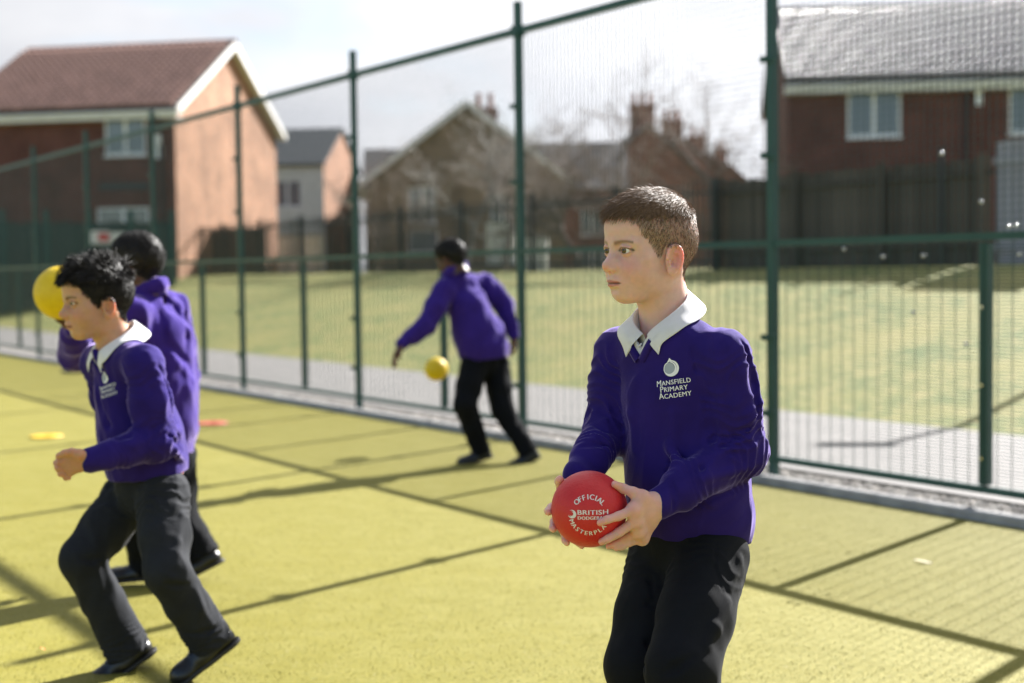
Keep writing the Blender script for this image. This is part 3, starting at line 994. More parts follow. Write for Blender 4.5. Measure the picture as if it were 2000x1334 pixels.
_tet = np.array([(1,1,1),(1,-1,-1),(-1,1,-1),(-1,-1,1)], float)/math.sqrt(3)
def polygonise(fn, lo, hi, h, newton=1):
    """surface nets on a dense grid, evaluated finely only near the surface"""
    lo, hi = np.array(lo, float), np.array(hi, float)
    C = 4
    n = (np.ceil((hi-lo)/(h*C)).astype(int)+1)*C
    cx = [lo[i]+(np.arange(n[i]//C)+.5)*h*C-h*.5 for i in range(3)]
    G = np.stack(np.meshgrid(*cx, indexing='ij'), -1).reshape(-1, 3)
    dc = fn(G).reshape([len(c) for c in cx])
    big = np.repeat(np.repeat(np.repeat(dc, C, 0), C, 1), C, 2)
    near = np.abs(big) < h*C*1.35
    ii = np.argwhere(near)
    B = ii//12; ii = ii[np.lexsort((B[:,2], B[:,1], B[:,0]))]
    P = lo+ii*h
    val = big
    out = np.empty(len(P))
    for s in range(0, len(P), 4096):
        out[s:s+4096] = fn(P[s:s+4096])
    val[ii[:,0], ii[:,1], ii[:,2]] = out
    sg = val < 0
    c0 = sg[:-1,:-1,:-1]
    cnt = np.zeros(c0.shape, np.int8)
    for a in (0,1):
        for b in (0,1):
            for c in (0,1):
                cnt += sg[a:sg.shape[0]-1+a, b:sg.shape[1]-1+b, c:sg.shape[2]-1+c]
    act = (cnt > 0) & (cnt < 8)
    cells = np.argwhere(act)
    B = cells//12; cells = cells[np.lexsort((B[:,2], B[:,1], B[:,0]))]
    idx = np.full(c0.shape, -1, np.int64); idx[cells[:,0], cells[:,1], cells[:,2]] = np.arange(len(cells))
    acc = np.zeros((len(cells), 3)); num = np.zeros(len(cells))
    cor = [(a,b,c) for a in (0,1) for b in (0,1) for c in (0,1)]
    for i, a in enumerate(cor):
        for b in cor[i+1:]:
            if sum(abs(a[k]-b[k]) for k in range(3)) != 1: continue
            va = val[cells[:,0]+a[0], cells[:,1]+a[1], cells[:,2]+a[2]]
            vb = val[cells[:,0]+b[0], cells[:,1]+b[1], cells[:,2]+b[2]]
            x = (va < 0) != (vb < 0)
            t = va[x]/(va[x]-vb[x])
            acc[x] += np.array(a)+np.outer(t, np.array(b)-np.array(a)); num[x] += 1
    Vt = lo+(cells+acc/num[:,None])*h
    quads = []
    for ax in range(3):
        o1, o2 = [(1,2),(2,0),(0,1)][ax]
        sl0 = [slice(None)]*3; sl1 = [slice(None)]*3
        sl0[ax] = slice(0, -1); sl1[ax] = slice(1, None)
        A, B = sg[tuple(sl0)], sg[tuple(sl1)]
        e = np.argwhere(A != B)
        e = e[(e[:,o1] > 0) & (e[:,o2] > 0) & (e[:,o1] < c0.shape[o1]) & (e[:,o2] < c0.shape[o2]) & (e[:,ax] < c0.shape[ax])]
        fl = A[e[:,0], e[:,1], e[:,2]]
        u, w = np.zeros(3, int), np.zeros(3, int); u[o1] = 1; w[o2] = 1
        q = np.stack([idx[tuple((e-u-w).T)], idx[tuple((e-w).T)], idx[tuple(e.T)], idx[tuple((e-u).T)]], 1)
        q[~fl] = q[~fl][:, ::-1]
        quads.append(q)
    Q = np.concatenate(quads); Q = Q[(Q >= 0).all(1)]
    for _ in range(newton):
        for s in range(0, len(Vt), 4096):
            p = Vt[s:s+4096]
            f4 = [fn(p+k4*(h*.4)) for k4 in _tet]
            g = sum(f[:,None]*k4 for f, k4 in zip(f4, _tet)); g /= np.maximum(np.linalg.norm(g, axis=1, keepdims=True), 1e-9)
            Vt[s:s+4096] = p-g*np.clip(sum(f4)*.25, -h, h)[:,None]*.9
    return Vt, Q

def np_mesh(name, Vt, Q, mt, cols=None, smooth=True):
    me = bpy.data.meshes.new(name)
    me.vertices.add(len(Vt)); me.vertices.foreach_set('co', np.ascontiguousarray(Vt, np.float32).ravel())
    k = Q.shape[1]
    me.loops.add(Q.size); me.loops.foreach_set('vertex_index', Q.astype(np.int32).ravel())
    me.polygons.add(len(Q)); me.polygons.foreach_set('loop_start', np.arange(0, Q.size, k, dtype=np.int32))
    me.update(calc_edges=True)
    me.validate()
    if mt: me.materials.append(mt)
    if smooth: me.shade_smooth()
    if cols is not None:
        at_ = me.color_attributes.new('Col', 'FLOAT_COLOR', 'POINT')
        c4 = np.ones((len(Vt), 4), np.float32); c4[:, :3] = cols
        at_.data.foreach_set('color', c4.ravel())
    return me

def surf_pt(fn, px, py, y0=1.5, y1=12.0, inside=0.0):
    """first point of the surface met along the line of sight through a pixel"""
    a, b = V3(at(px, py, y0)), V3(at(px, py, y1))
    n = 500; best = None
    for _ in range(3):
        t = np.linspace(0, 1, n)[:, None]; P = a+(b-a)*t
        d = fn(P)
        h = np.where(d < inside)[0]
        if len(h) == 0:
            return P[np.argmin(d)]
        i = max(1, h[0]); a, b = P[i-1], P[i]; n = 30
    return b

def text_mesh(body, size=1.0, spacing=1.0):
    """triangulated lettering in the built-in font: verts (n,2), tris"""
    cu = bpy.data.curves.new('lettering', 'FONT'); cu.body = body; cu.size = size; cu.align_x = 'CENTER'
    cu.space_character = spacing; cu.resolution_u = 3
    o = bpy.data.objects.new('lettering', cu); COL.objects.link(o)
    dg = bpy.context.evaluated_depsgraph_get(); dg.update()
    ev = o.evaluated_get(dg); me = ev.to_mesh()
    me.calc_loop_triangles()
    v = np.array([x.co[:2] for x in me.vertices]).reshape(-1, 2); t = [tuple(x.vertices) for x in me.loop_triangles]
    ev.to_mesh_clear(); bpy.data.objects.remove(o); bpy.data.curves.remove(cu)
    return v, t

def attr_mat(name, rough=.5, sss=0.0, sss_r=(1, .35, .2), bump=.15, bscale=700, spec=.4, tint_noise=.06):
    m = bpy.data.materials.new(name); m.use_nodes = True
    nt = m.node_tree; N, Lk = nt.nodes, nt.links
    b = N['Principled BSDF']
    at_ = N.new('ShaderNodeAttribute'); at_.attribute_name = 'Col'
    tc = N.new('ShaderNodeTexCoord')
    n = N.new('ShaderNodeTexNoise'); n.inputs['Scale'].default_value = 90; n.inputs['Detail'].default_value = 4
    Lk.new(tc.outputs['Object'], n.inputs['Vector'])
    mr = N.new('ShaderNodeMapRange'); mr.inputs['From Min'].default_value = .3; mr.inputs['From Max'].default_value = .7
    mr.inputs['To Min'].default_value = 1-tint_noise; mr.inputs['To Max'].default_value = 1+tint_noise
    Lk.new(n.outputs['Fac'], mr.inputs['Value'])
    hs = N.new('ShaderNodeHueSaturation'); Lk.new(at_.outputs['Color'], hs.inputs['Color']); Lk.new(mr.outputs[0], hs.inputs['Value'])
    Lk.new(hs.outputs['Color'], b.inputs['Base Color'])
    b.inputs['Roughness'].default_value = rough; b.inputs['Specular IOR Level'].default_value = spec
    if sss:
        b.inputs['Subsurface Weight'].default_value = 1.0
        b.inputs['Subsurface Scale'].default_value = sss
        b.inputs['Subsurface Radius'].default_value = sss_r
    n2 = N.new('ShaderNodeTexNoise'); n2.inputs['Scale'].default_value = bscale; n2.inputs['Detail'].default_value = 2
    Lk.new(tc.outputs['Object'], n2.inputs['Vector'])
    bp = N.new('ShaderNodeBump'); bp.inputs['Strength'].default_value = bump; bp.inputs['Distance'].default_value = .001
    Lk.new(n2.outputs['Fac'], bp.inputs['Height']); Lk.new(bp.outputs['Normal'], b.inputs['Normal'])
    return m

# ------------------------------------------------------------------ head
def head_sdf(o):
    """child's head in its own frame: x to its left, y forward, z up, origin between the ears at eye height; o = shape options"""
    s = SDF()
    jw = o.get('jaw', 1.0); ck = o.get('cheek', 1.0)
    s.ell((0, -.008, .036), (.0705, .091, .077), .02)
    s.ell((0, -.042, .010), (.060, .056, .056), .03)
    s.ell((0, .026, .044), (.060, .061, .052), .03)
    s.ell((0, .026, -.030), (.055, .054, .066), .03)
    s.ell((0, .026, -.058), (.046*jw, .050, .042), .02)
    s.cone((-.022, .056, -.083), (.022, .056, -.083), .017, .017, .02)
    s.ball((0, .066, -.083), .0165, .016)
    for sx in (1, -1):
        s.ell((sx*.035*ck, .046, -.038), (.027, .031, .033), .020)                  # cheek
        s.cone((sx*.036, .010, -.070), (sx*.050, -.020, -.040), .016, .018, .02)     # jaw angle
        s.cone((sx*.010, .0815, .0165), (sx*.041, .067, .0165), .0075, .0075, .012)  # brow
        s.cone((sx*.048, .055, .010), (sx*.052, .045, -.015), .010, .012, .014)      # cheek bone
    s.cone((0, -.020, -.035), (0, -.034, -.115), .0475, .0475, .022)
    s.cone((0, -.034, -.115), (0, -.046, -.200), .0475, o.get('neck_r', .066), .02)
    for sx in (1, -1):
        s.ell((sx*.030, .094, .001), (.0185, .0145, .0115), .012, 's')               # socket
    # nose
    nl = o.get('nose', 1.0)
    s.cone((0, .0800, .008), (0, .0965*nl, -.0235), .0060, .0074, .012)
    s.ball((0, .1030*nl, -.0280), .0092, .009)
    for sx in (1, -1):
        s.ell((sx*.0098, .0945*nl, -.0345), (.0070, .0090, .0064), .009)
    for sx in (1, -1):
        s.cone((sx*.0085, .0865, -.020), (sx*.021, .0735, -.036), .0085, .0115, .012)
    s.cone((0, .099*nl, -.037), (0, .088, -.043), .0045, .005, .005)
    for sx in (1, -1):
        s.ell((sx*.0062, .0985*nl, -.0400), (.0026, .0045, .0030), .002, 's', None)
    # muzzle and lips
    s.ell((0, .064, -.059), (.030, .0285, .022), .014)
    s.cone((-.0085, .0895, -.0555), (.0085, .0895, -.0555), .0055, .0055, .006)
    for sx in (1, -1):
        s.chain([(0, .0905, -.0578), (sx*.011, .0880, -.0578), (sx*.021, .0790, -.0615)], [.0052, .0046, .0026], .003)
        s.chain([(0, .0885, -.0678), (sx*.009, .0868, -.0674), (sx*.019, .0795, -.0636)], [.0068, .0060, .0028], .003)
    for sx in (1, -1):
        s.chain([(0, .0985, -.0624), (sx*.010, .0955, -.0622), (sx*.0235, .0835, -.0632)], [.0024, .0020, .0010], .0016, 's')
    s.ell((0, .0915, -.0765), (.016, .008, .005), .008, 's')                         # dip above the chin
    # eyelids
    for sx in (1, -1):
        e = np.array((sx*.0295, .0700, .0005))
        s.ball(e, .0150, .003)
        s.ell(e+np.array((sx*.001, .0140, -.0006)), (.0148, .0120, o.get('eye_open', .0053)), .0012, 's', None)
        s.chain([e+np.array((-sx*.012, .0090, .0060)), e+np.array((0, .0132, .0082)), e+np.array((sx*.0135, .0065, .0050))], [.0016, .0022, .0016], .004)
        # ear: tilted shell with hollow, rim, tragus and lobe
        A = R(24)*sx
        c_, s_ = math.cos(A), math.sin(A)
        rot = [(c_, s_, 0), (-s_, c_, .12), (0, -.12, 1)]       # rows: outwards, forwards, up
        rot = [list(np.array(r_)/np.linalg.norm(r_)) for r_ in rot]
        ctr = np.array((sx*.0755, -.006, -.021))
        Rm = np.array(rot)
        L = lambda x, y, z: ctr + Rm.T @ np.array((sx*x, y, z))
        s.ell(L(-.002, 0, .002), (.0062, .0180, .0285), .004, 'u', rot)
        s.ell(L(.0075, .001, .003), (.0090, .0125, .0210), .002, 's', rot)
        pts = [L(.003, .0145*math.cos(t)+.001, .004+.0235*math.sin(t)) for t in np.linspace(R(-5), R(235), 14)]
        s.chain(pts, [.0033]*14, .0018)
        pts = [L(.0010, .0065*math.cos(t)-.003, .002+.0135*math.sin(t)) for t in np.linspace(R(60), R(250), 8)]
        s.chain(pts, [.0024]*8, .0025)
        s.ell(L(.003, .0085, -.006), (.0035, .0035, .0055), .003, 'u', rot)
        s.ell(L(.000, .004, -.0225), (.0045, .0085, .0085), .005, 'u', rot)
        s.ell(L(.004, .0030, -.005), (.0085, .0058, .0080), .002, 's', rot)
    return s

_hl = np.array([(-.20, -.062), (-.085, -.070), (-.060, -.062), (-.040, -.045), (-.030, -.016), (-.022, .000), (-.004, .008), (.008, .004), (.014, -.012), (.022, -.014), (.030, -.002), (.041, .014), (.056, .030), (.066, .052), (.074, .060), (.082, .068), (.12, .076)])
def hair_mask(P, o):
    z0 = np.interp(P[:,1], _hl[:,0], _hl[:,1]) + o.get('hairline', 0.0)
    z0 = z0+.0045*pnoise(P*70+5)+.003*pnoise(P*160+11)
    return np.clip((P[:,2]-z0)/.012+.5, 0, 1)
def hair_depth(P, o):
    z0 = np.interp(P[:,1], _hl[:,0], _hl[:,1]) + o.get('hairline', 0.0)
    t = np.clip((P[:,2]-z0)/.034, 0, 1)
    return t*(2-t)

def head_colours(P, o):
    skin = np.array(o['skin']); n = len(P)
    C = np.tile(skin, (n, 1))
    def blend(mask, col):
        nonlocal C
        C = C*(1-mask[:,None])+np.array(col)*mask[:,None]
    g = lambda c, r: np.exp(-(((P-np.array(c))/np.array(r))**2).sum(1))
    red = np.array(o.get('flush', skin*np.array((1.02, .72, .72))))
    for sx in (1, -1):
        blend(.75*g((sx*.036, .066, -.034), (.022, .03, .020)), red)
        blend(.9*g((sx*.080, -.020, -.012), (.018, .018, .032)), red*np.array((1.05, .82, .82)))
        blend(.40*g((sx*.030, .082, -.011), (.014, .02, .006)), skin*np.array((.86, .74, .76)))
        blend(.30*g((sx*.028, .08, .011), (.016, .02, .005)), skin*np.array((.85, .72, .62)))
    blend(.55*g((0, .106, -.032), (.012, .016, .010)), red)
    lip = np.array(o['lip'])
    lx = np.abs(P[:,0])
    dz = np.where(P[:,2] > -.0624, (P[:,2]+.0624)/(.0082-.22*np.clip(lx, 0, .02)), (-.0624-P[:,2])/(.0096-.28*np.clip(lx, 0, .02)))
    lm = np.clip((1-dz)*3.5, 0, 1)*np.clip((.0215-lx)/.004, 0, 1)*(P[:,1] > .072)
    blend(.85*lm, lip)
    slit = np.exp(-((P[:,2]+.0624)/.0016)**2)*np.clip((.023-lx)/.004, 0, 1)*(P[:,1] > .072)
    blend(.9*slit, (.06, .015, .012))
    # eyebrows
    t = np.clip((lx-.010)/.038, 0, 1)
    bz = .0135+.0062*np.sin(t*2.2)-.003*t
    bm = np.exp(-((P[:,2]-bz)/(.0046*(1-.45*t)))**2)*((lx > .008) & (lx < .050))*(P[:,1] > .04)
    blend(o.get('brow_w', .75)*bm*np.clip((lx-.008)/.006, 0, 1), o['brow'])
    # lashes round the lids
    for sx in (1, -1):
        e = np.array((sx*.0305, .0840, -.0001))
        q = (P-e)/np.array((.0152, .02, .0064))
        rr = np.sqrt(q[:,0]**2+q[:,2]**2)
        lash = np.exp(-((rr-1.0)/.16)**2)*np.where(P[:,2] > e[2]-.001, 1, .35)*(P[:,1] > .066)
        blend(.85*lash, (.03, .018, .012))
    hm = hair_mask(P, o)
    blend(o.get('scalp_w', .9)*hm, o['scalp'])
    return C

def hair_thickness(P, o):
    hm = hair_mask(P, o)
    top = np.clip((P[:,2]-o.get('fade0', .045))/o.get('fade', .045), 0, 1)
    return hm*(o['side']+(o['top']-o['side'])*top)*(.12+.88*hair_depth(P, o)), hm, top

def bbox_tri(Q): return np.concatenate([Q[:, :3], Q[:, [0, 2, 3]]])

# ------------------------------------------------------------------ people
def cloth_mat(name, col, sheen, tint, rough=.85, rib=0.0):
    m = mat(name, col, rough, tuple(c*1.25 for c in col), 14, 5, .16, 1500, sheen=sheen, sheen_tint=tint, spec=.10)
    return m
M['sweater'] = cloth_mat('purple_sweatshirt', (.0205, .0110, .122), .60, (.62, .50, 1.0))
M['fleece'] = cloth_mat('purple_fleece', (.034, .0165, .175), .75, (.68, .55, 1.0))
M['trousers'] = cloth_mat('charcoal_trousers', (.0078, .0086, .0112), .05, (.8, .8, .85), .8)
M['trousers_grey'] = cloth_mat('dark_grey_trousers', (.0190, .0205, .0250), .08, (.8, .8, .85), .8)
M['trousers2'] = cloth_mat('black_trousers', (.0055, .0062, .0085), .03, (.8, .8, .85), .8)
M['polo'] = mat('white_polo_cotton', (.80, .79, .81), .85, (.75, .74, .76), 30, 4, .4, 1200, sheen=.2, sss=.002, sss_r=(1, 1, 1))
M['shoe'] = mat('black_shoe_leather', (.008, .008, .009), .32, (.014, .014, .015), 20, 3, .15, 200, spec=.5)
M['sole'] = mat('black_rubber_sole', (.03, .028, .026), .7)
M['thread'] = mat('white_embroidery', (.86, .86, .90), .7)
M['thread2'] = mat('blue_grey_embroidery', (.36, .40, .46), .7)
M['skin'] = attr_mat('skin', .46, .0068, (1.0, .36, .20), .20, 1300, tint_noise=.045)
M['eye'] = attr_mat('eye', .08, 0, bump=0, tint_noise=0, spec=.6)
M['hair_brown'] = mat('brown_hair', (.135, .082, .050), .50, (.225, .142, .090), 160, 2, spec=.28)
M['hair_black'] = mat('black_hair', (.008, .007, .007), .55, (.014, .011, .010), 160, 2, spec=.25)

def frame(fwd, up):
    f = Vector(fwd).normalized(); u = Vector(up); u = (u-f*u.dot(f)).normalized()
    r = f.cross(u)
    return np.array((r, f, u)).T          # columns: right, forward, up

def fold_noise(scale, amp, seed=0.0, stretch=(1, 1, .55)):
    st = np.array(stretch)*scale
    def fn(P, d):
        q = P*st+seed
        w = np.outer(pnoise(q*.7+9.1), (.9, -.7, .8))
        n = pnoise(q+w)
        n2 = pnoise(q*2.1+w*1.5+17.0)
        return amp*((1-np.abs(n)*2.2)*.75+(1-np.abs(n2)*2.4)*.42-.47)
    return fn

def with_bunching(post, segs, amp):
    """adds creases running round a sleeve or leg: segs = (start, end, [(distance from start, spread, wavelength)], radius)"""
    S = [(V3(a), V3(b), zs, r) for a, b, zs, r in segs]
    def fn(P, d):
        out = post(P, d)
        for a, b, zs, r in S:
            L = np.linalg.norm(b-a); ax = (b-a)/L
            q = P-a; u = q@ax; w = np.linalg.norm(q-np.outer(u, ax), axis=1)
            m = (w < r) & (u > -.03) & (u < L+.06)
            if not m.any(): continue
            um = u[m]; ph = pnoise(P[m]*13+3.3)*7.0
            e = 0
            for c, sp, wl_ in zs:
                sn = np.sin(2*math.pi*um/wl_+ph)
                e = e+amp*np.exp(-((um-c)/sp)**2)*(1-2*np.abs(sn)**.7+.35)
            out[m] = out[m]+e
        return out
    return fn

def build_head(o, Rh, pos, h, base):
    """returns world-space (relative to base) verts, quads, colours of the head and makes nothing else"""
    s = head_sdf(o)
    Vl, Q = polygonise(s, (-.102, -.120, o.get('neck_lo', -.195)), (.102, .125, .122), h)
    C = head_colours(Vl, o)
    sc = o.get('scale', 1.0)
    return s, Vl, Q, C, (Vl*sc)@Rh.T+V3(pos)-V3(base)

def strands(s, Vl, Q, o, N, style, rs):
    """thin tapering ribbons rooted in the scalp"""
    tri = bbox_tri(Q)
    hm = hair_mask(Vl, o)
    keep = hm[tri].min(1) > .35
    tri = tri[keep]
    a, b, c = Vl[tri[:,0]], Vl[tri[:,1]], Vl[tri[:,2]]
    ar = np.linalg.norm(np.cross(b-a, c-a), axis=1)
    ar = ar*np.where(a[:,2] < o.get('fade0', .045)+.01, o.get('side_density', 1.0), 1.0)
    pick = rs.choice(len(tri), N, p=ar/ar.sum())
    u, v = rs.random(N), rs.random(N); x = u+v > 1; u[x], v[x] = 1-u[x], 1-v[x]
    P = a[pick]+(b-a)[pick]*u[:,None]+(c-a)[pick]*v[:,None]
    n = grad(s, P, .003)
    th, hmv, top = hair_thickness(P, o)
    flow, ln, lift = style(P, n, top, rs)
    flow = flow-n*(flow*n).sum(1)[:,None]
    flow /= np.maximum(np.linalg.norm(flow, axis=1), 1e-6)[:,None]
    S = np.array((0, .34, .68, 1.0))
    side = np.cross(flow, n); ang = rs.normal(0, .7, N)
    side = side*np.cos(ang)[:,None]+n*np.sin(ang)[:,None]
    w = o.get('strand_w', .0006)*(.7+.6*rs.random(N))
    vs = []
    for i, t in enumerate(S):
        p = P+n*((th+lift)*(1-(1-t)**1.7))[:,None]+flow*(ln*t)[:,None]+np.array((0, 0, -1))*((ln*t*t)*o.get('droop', .10))[:,None]
        ww = (w*(1-.8*t))[:,None]
        vs.append(p-side*ww); vs.append(p+side*ww)
    VV = np.stack(vs, 1).reshape(-1, 3)
    k = np.arange(N)[:,None]*8
    F = np.concatenate([k+np.array([[2*i, 2*i+1, 2*i+3, 2*i+2]]) for i in range(3)])
    return VV, F

def hair_cap(s, Vl, Q, o):
    th, hm, top = hair_thickness(Vl, o)
    sel = (hm[Q] > .02).all(1) & ((Vl[:, 2]+.010*pnoise(Vl*55+2)+.006*pnoise(Vl*130))[Q].min(1) > o.get('cap_z', -1))
    q = Q[sel]; used = np.unique(q); mp = np.full(len(Vl), -1); mp[used] = np.arange(len(used))
    P = Vl[used]; n = grad(s, P, .003)
    ns = pnoise(P*np.array((260, 90, 160.)))*.5+pnoise(P*np.array((90, 40, 60.))+7)
    d = th[used]*(.80+.35*ns*o.get('tuft', .6))-.0006
    return P+n*d[:,None], mp[q]

def hand_sdf(W, elbow, fingers, rad, palm_w=.012, thumb=None):
    """W wrist, fingers = lists of 4 joints (knuckle..tip), radii at those joints"""
    s = SDF()
    W = V3(W); E_ = V3(elbow)
    d = (E_-W)/np.linalg.norm(E_-W)
    s.cone(W+d*.035, W, .0205, .0215, .01)
    for i, f in enumerate(fingers):
        s.cone(W, f[0], .0165, palm_w, .014)
    for i in range(len(fingers)-1):
        s.cone(fingers[i][0], fingers[i+1][0], palm_w*.92, palm_w*.92, .008)
        s.cone((V3(fingers[i][0])+W)/2, (V3(fingers[i+1][0])+W)/2, palm_w, palm_w, .01)
    for f, r in zip(fingers, rad):
        s.chain(f, r, .0035)
        s.ball(f[0], r[0]*1.12, .006)
    if thumb:
        t, r = thumb
        s.cone(W, t[0], .016, .0135, .012)
        s.chain(t, r, .005)
        s.cone(t[0], fingers[0][0], .011, .010, .012)
    return s

def cyl_box(pts, r):
    A = np.array([V3(p) for p in pts])
    return A.min(0)-r, A.max(0)+r

def make_collar(T, Nb, sdf, par, base, rt=.056, rl=.088, back=.034, front=-.040, drop=.036, tip=.060, gap=R(9), wid=None, mt='polo', tipang=R(26)):
    """turned-down shirt collar round the neck; T columns right, forward, up; Nb neck base"""
    Nb = V3(Nb); n = 46
    rows = []
    for i in range(n+1):
        ph = gap+(2*math.pi-2*gap)*i/n
        a = min(ph, 2*math.pi-ph)/math.pi           # 0 front .. 1 back
        sgn = 1 if ph < math.pi else -1
        q = math.exp(-(a/.13)**2)
        ht = front+(back-front)*(a**.75)
        lr = (rl-rt)*(1.0+.10*math.exp(-((a-.5)/.25)**2))
        hl = ht-drop-(tip-drop)*q
        def pt(rr, hh, shift=0.0):
            p2 = ph+sgn*shift
            return Nb+T@np.array((math.sin(p2)*rr, math.cos(p2)*rr*1.06, hh))
        sh = tipang*q
        rows.append([pt(rt-.006, ht-.045), pt(rt-.003, ht-.006), pt(rt, ht+.0005), pt(rt+.004, ht), pt(rt+.008, ht-.004, sh*.12),
                     pt(rt+lr*.55, ht-(ht-hl)*.45, sh*.5), pt(rt+lr*.85, ht-(ht-hl)*.80, sh*.85), pt(rt+lr, hl, sh), pt(rt+lr-.001, hl-.0015, sh), pt(rt+lr-.003, hl+.001, sh), pt(rt+lr*.5-.003, ht-(ht-hl)*.45-.003, sh*.5)])
    A = np.array(rows); m_ = A.shape[1]
    for it in range(4):
        P = A[:, 5:].reshape(-1, 3)
        d = sdf(P)
        need = np.clip(.0045-d, 0, .03)
        lift = np.tile(np.array([.0035, .0035, .003, .0015, .001, .0005]), len(rows))
        need = np.clip(.0022+lift-d, 0, .03)
        P = P+grad(sdf, P, .003)*need[:,None]
        A[:, 5:] = P.reshape(len(rows), -1, 3)
    Q = [(i*m_+j, i*m_+j+1, (i+1)*m_+j+1, (i+1)*m_+j) for i in range(n) for j in range(m_-1)]
    me = np_mesh('collar', A.reshape(-1, 3)-V3(base), np.array(Q), M[mt])
    o = link_mesh('collar', me, par)
    md = o.modifiers.new('sub', 'SUBSURF'); md.levels = md.render_levels = 1
    return o

def shoe(name, ankle, toe_dir, up, L, par, base, h):
    """low black school shoe; ankle joint position, toe direction, sole up vector"""
    f = Vector(toe_dir).normalized(); u = Vector(up); u = (u-f*u.dot(f)).normalized(); r = f.cross(u)
    A = Vector(ankle)
    pt = lambda x, y, z: A+r*x+f*y+u*z
    s = SDF()
    zs = -.070
    s.cone(pt(0, -.030, zs+.030), pt(0, .035, zs+.028), .031, .033, .02)
    s.cone(pt(0, .035, zs+.026), pt(0, L-.075, zs+.022), .034, .032, .02)
    s.cone(pt(-.008, L-.085, zs+.020), pt(.008, L-.085, zs+.020), .027, .027, .02)
    s.cone(pt(0, -.022, zs+.06), pt(0, .012, zs+.055), .026, .028, .015)
    s.cone(pt(0, .03, zs+.045), pt(0, .075, zs+.034), .022, .018, .012)
    s.cut(pt(0, 0, zs+.010), -u)
    for y in (.035, .052, .069):
        s.cone(pt(-.016, y, zs+.071-.35*(y-.03)), pt(.016, y, zs+.071-.35*(y-.03)), .0035, .0035, .002)
    lo, hi = cyl_box([pt(0, -.06, zs), pt(0, L, zs), pt(0, 0, .03), pt(.05, 0, 0), pt(-.05, 0, 0)], .05)
    Vt, Q = polygonise(s, lo, hi, h)
    o = link_mesh('shoe', np_mesh('shoe', Vt-V3(base), Q, M['shoe']), par)
    s2 = SDF()
    s2.cone(pt(0, -.030, zs+.012), pt(0, .035, zs+.012), .036, .034, .02)
    s2.cone(pt(0, .035, zs+.012), pt(0, L-.080, zs+.012), .034, .039, .02)
    s2.cut(pt(0, 0, zs+.013), u); s2.cut(pt(0, 0, zs), -u)
    Vt, Q = polygonise(s2, lo, hi, h)
    link_mesh('sole', np_mesh('sole', Vt-V3(base), Q, M['sole']), o)
    return o

def add_folds(s, folds, ref=None):
    """folds drawn on the visible side of a garment: (pixel polyline, radius, 'u' ridge or 's' crease, blend)"""
    ref = ref or (lambda P: s(P, False))
    todo = []
    for pts, r, mode, k in folds:
        W = np.array([surf_pt(ref, x, y) for x, y in pts])
        W = W[np.abs(ref(W)) < .004]
        if len(W) < 2: continue
        g = grad(ref, W, .004)
        W = W-g*(r*.62) if mode == 'u' else W+g*(r*.45)
        todo.append((W, r, mode, k))
    for W, r, mode, k in todo:
        rs_ = [r*(.35 if i in (0, len(W)-1) else 1) for i in range(len(W))]
        if mode == 'u': rs_ = [r*(.6 if i in (0, len(W)-1) else 1) for i in range(len(W))]
        s.chain(list(W), rs_, k, mode)

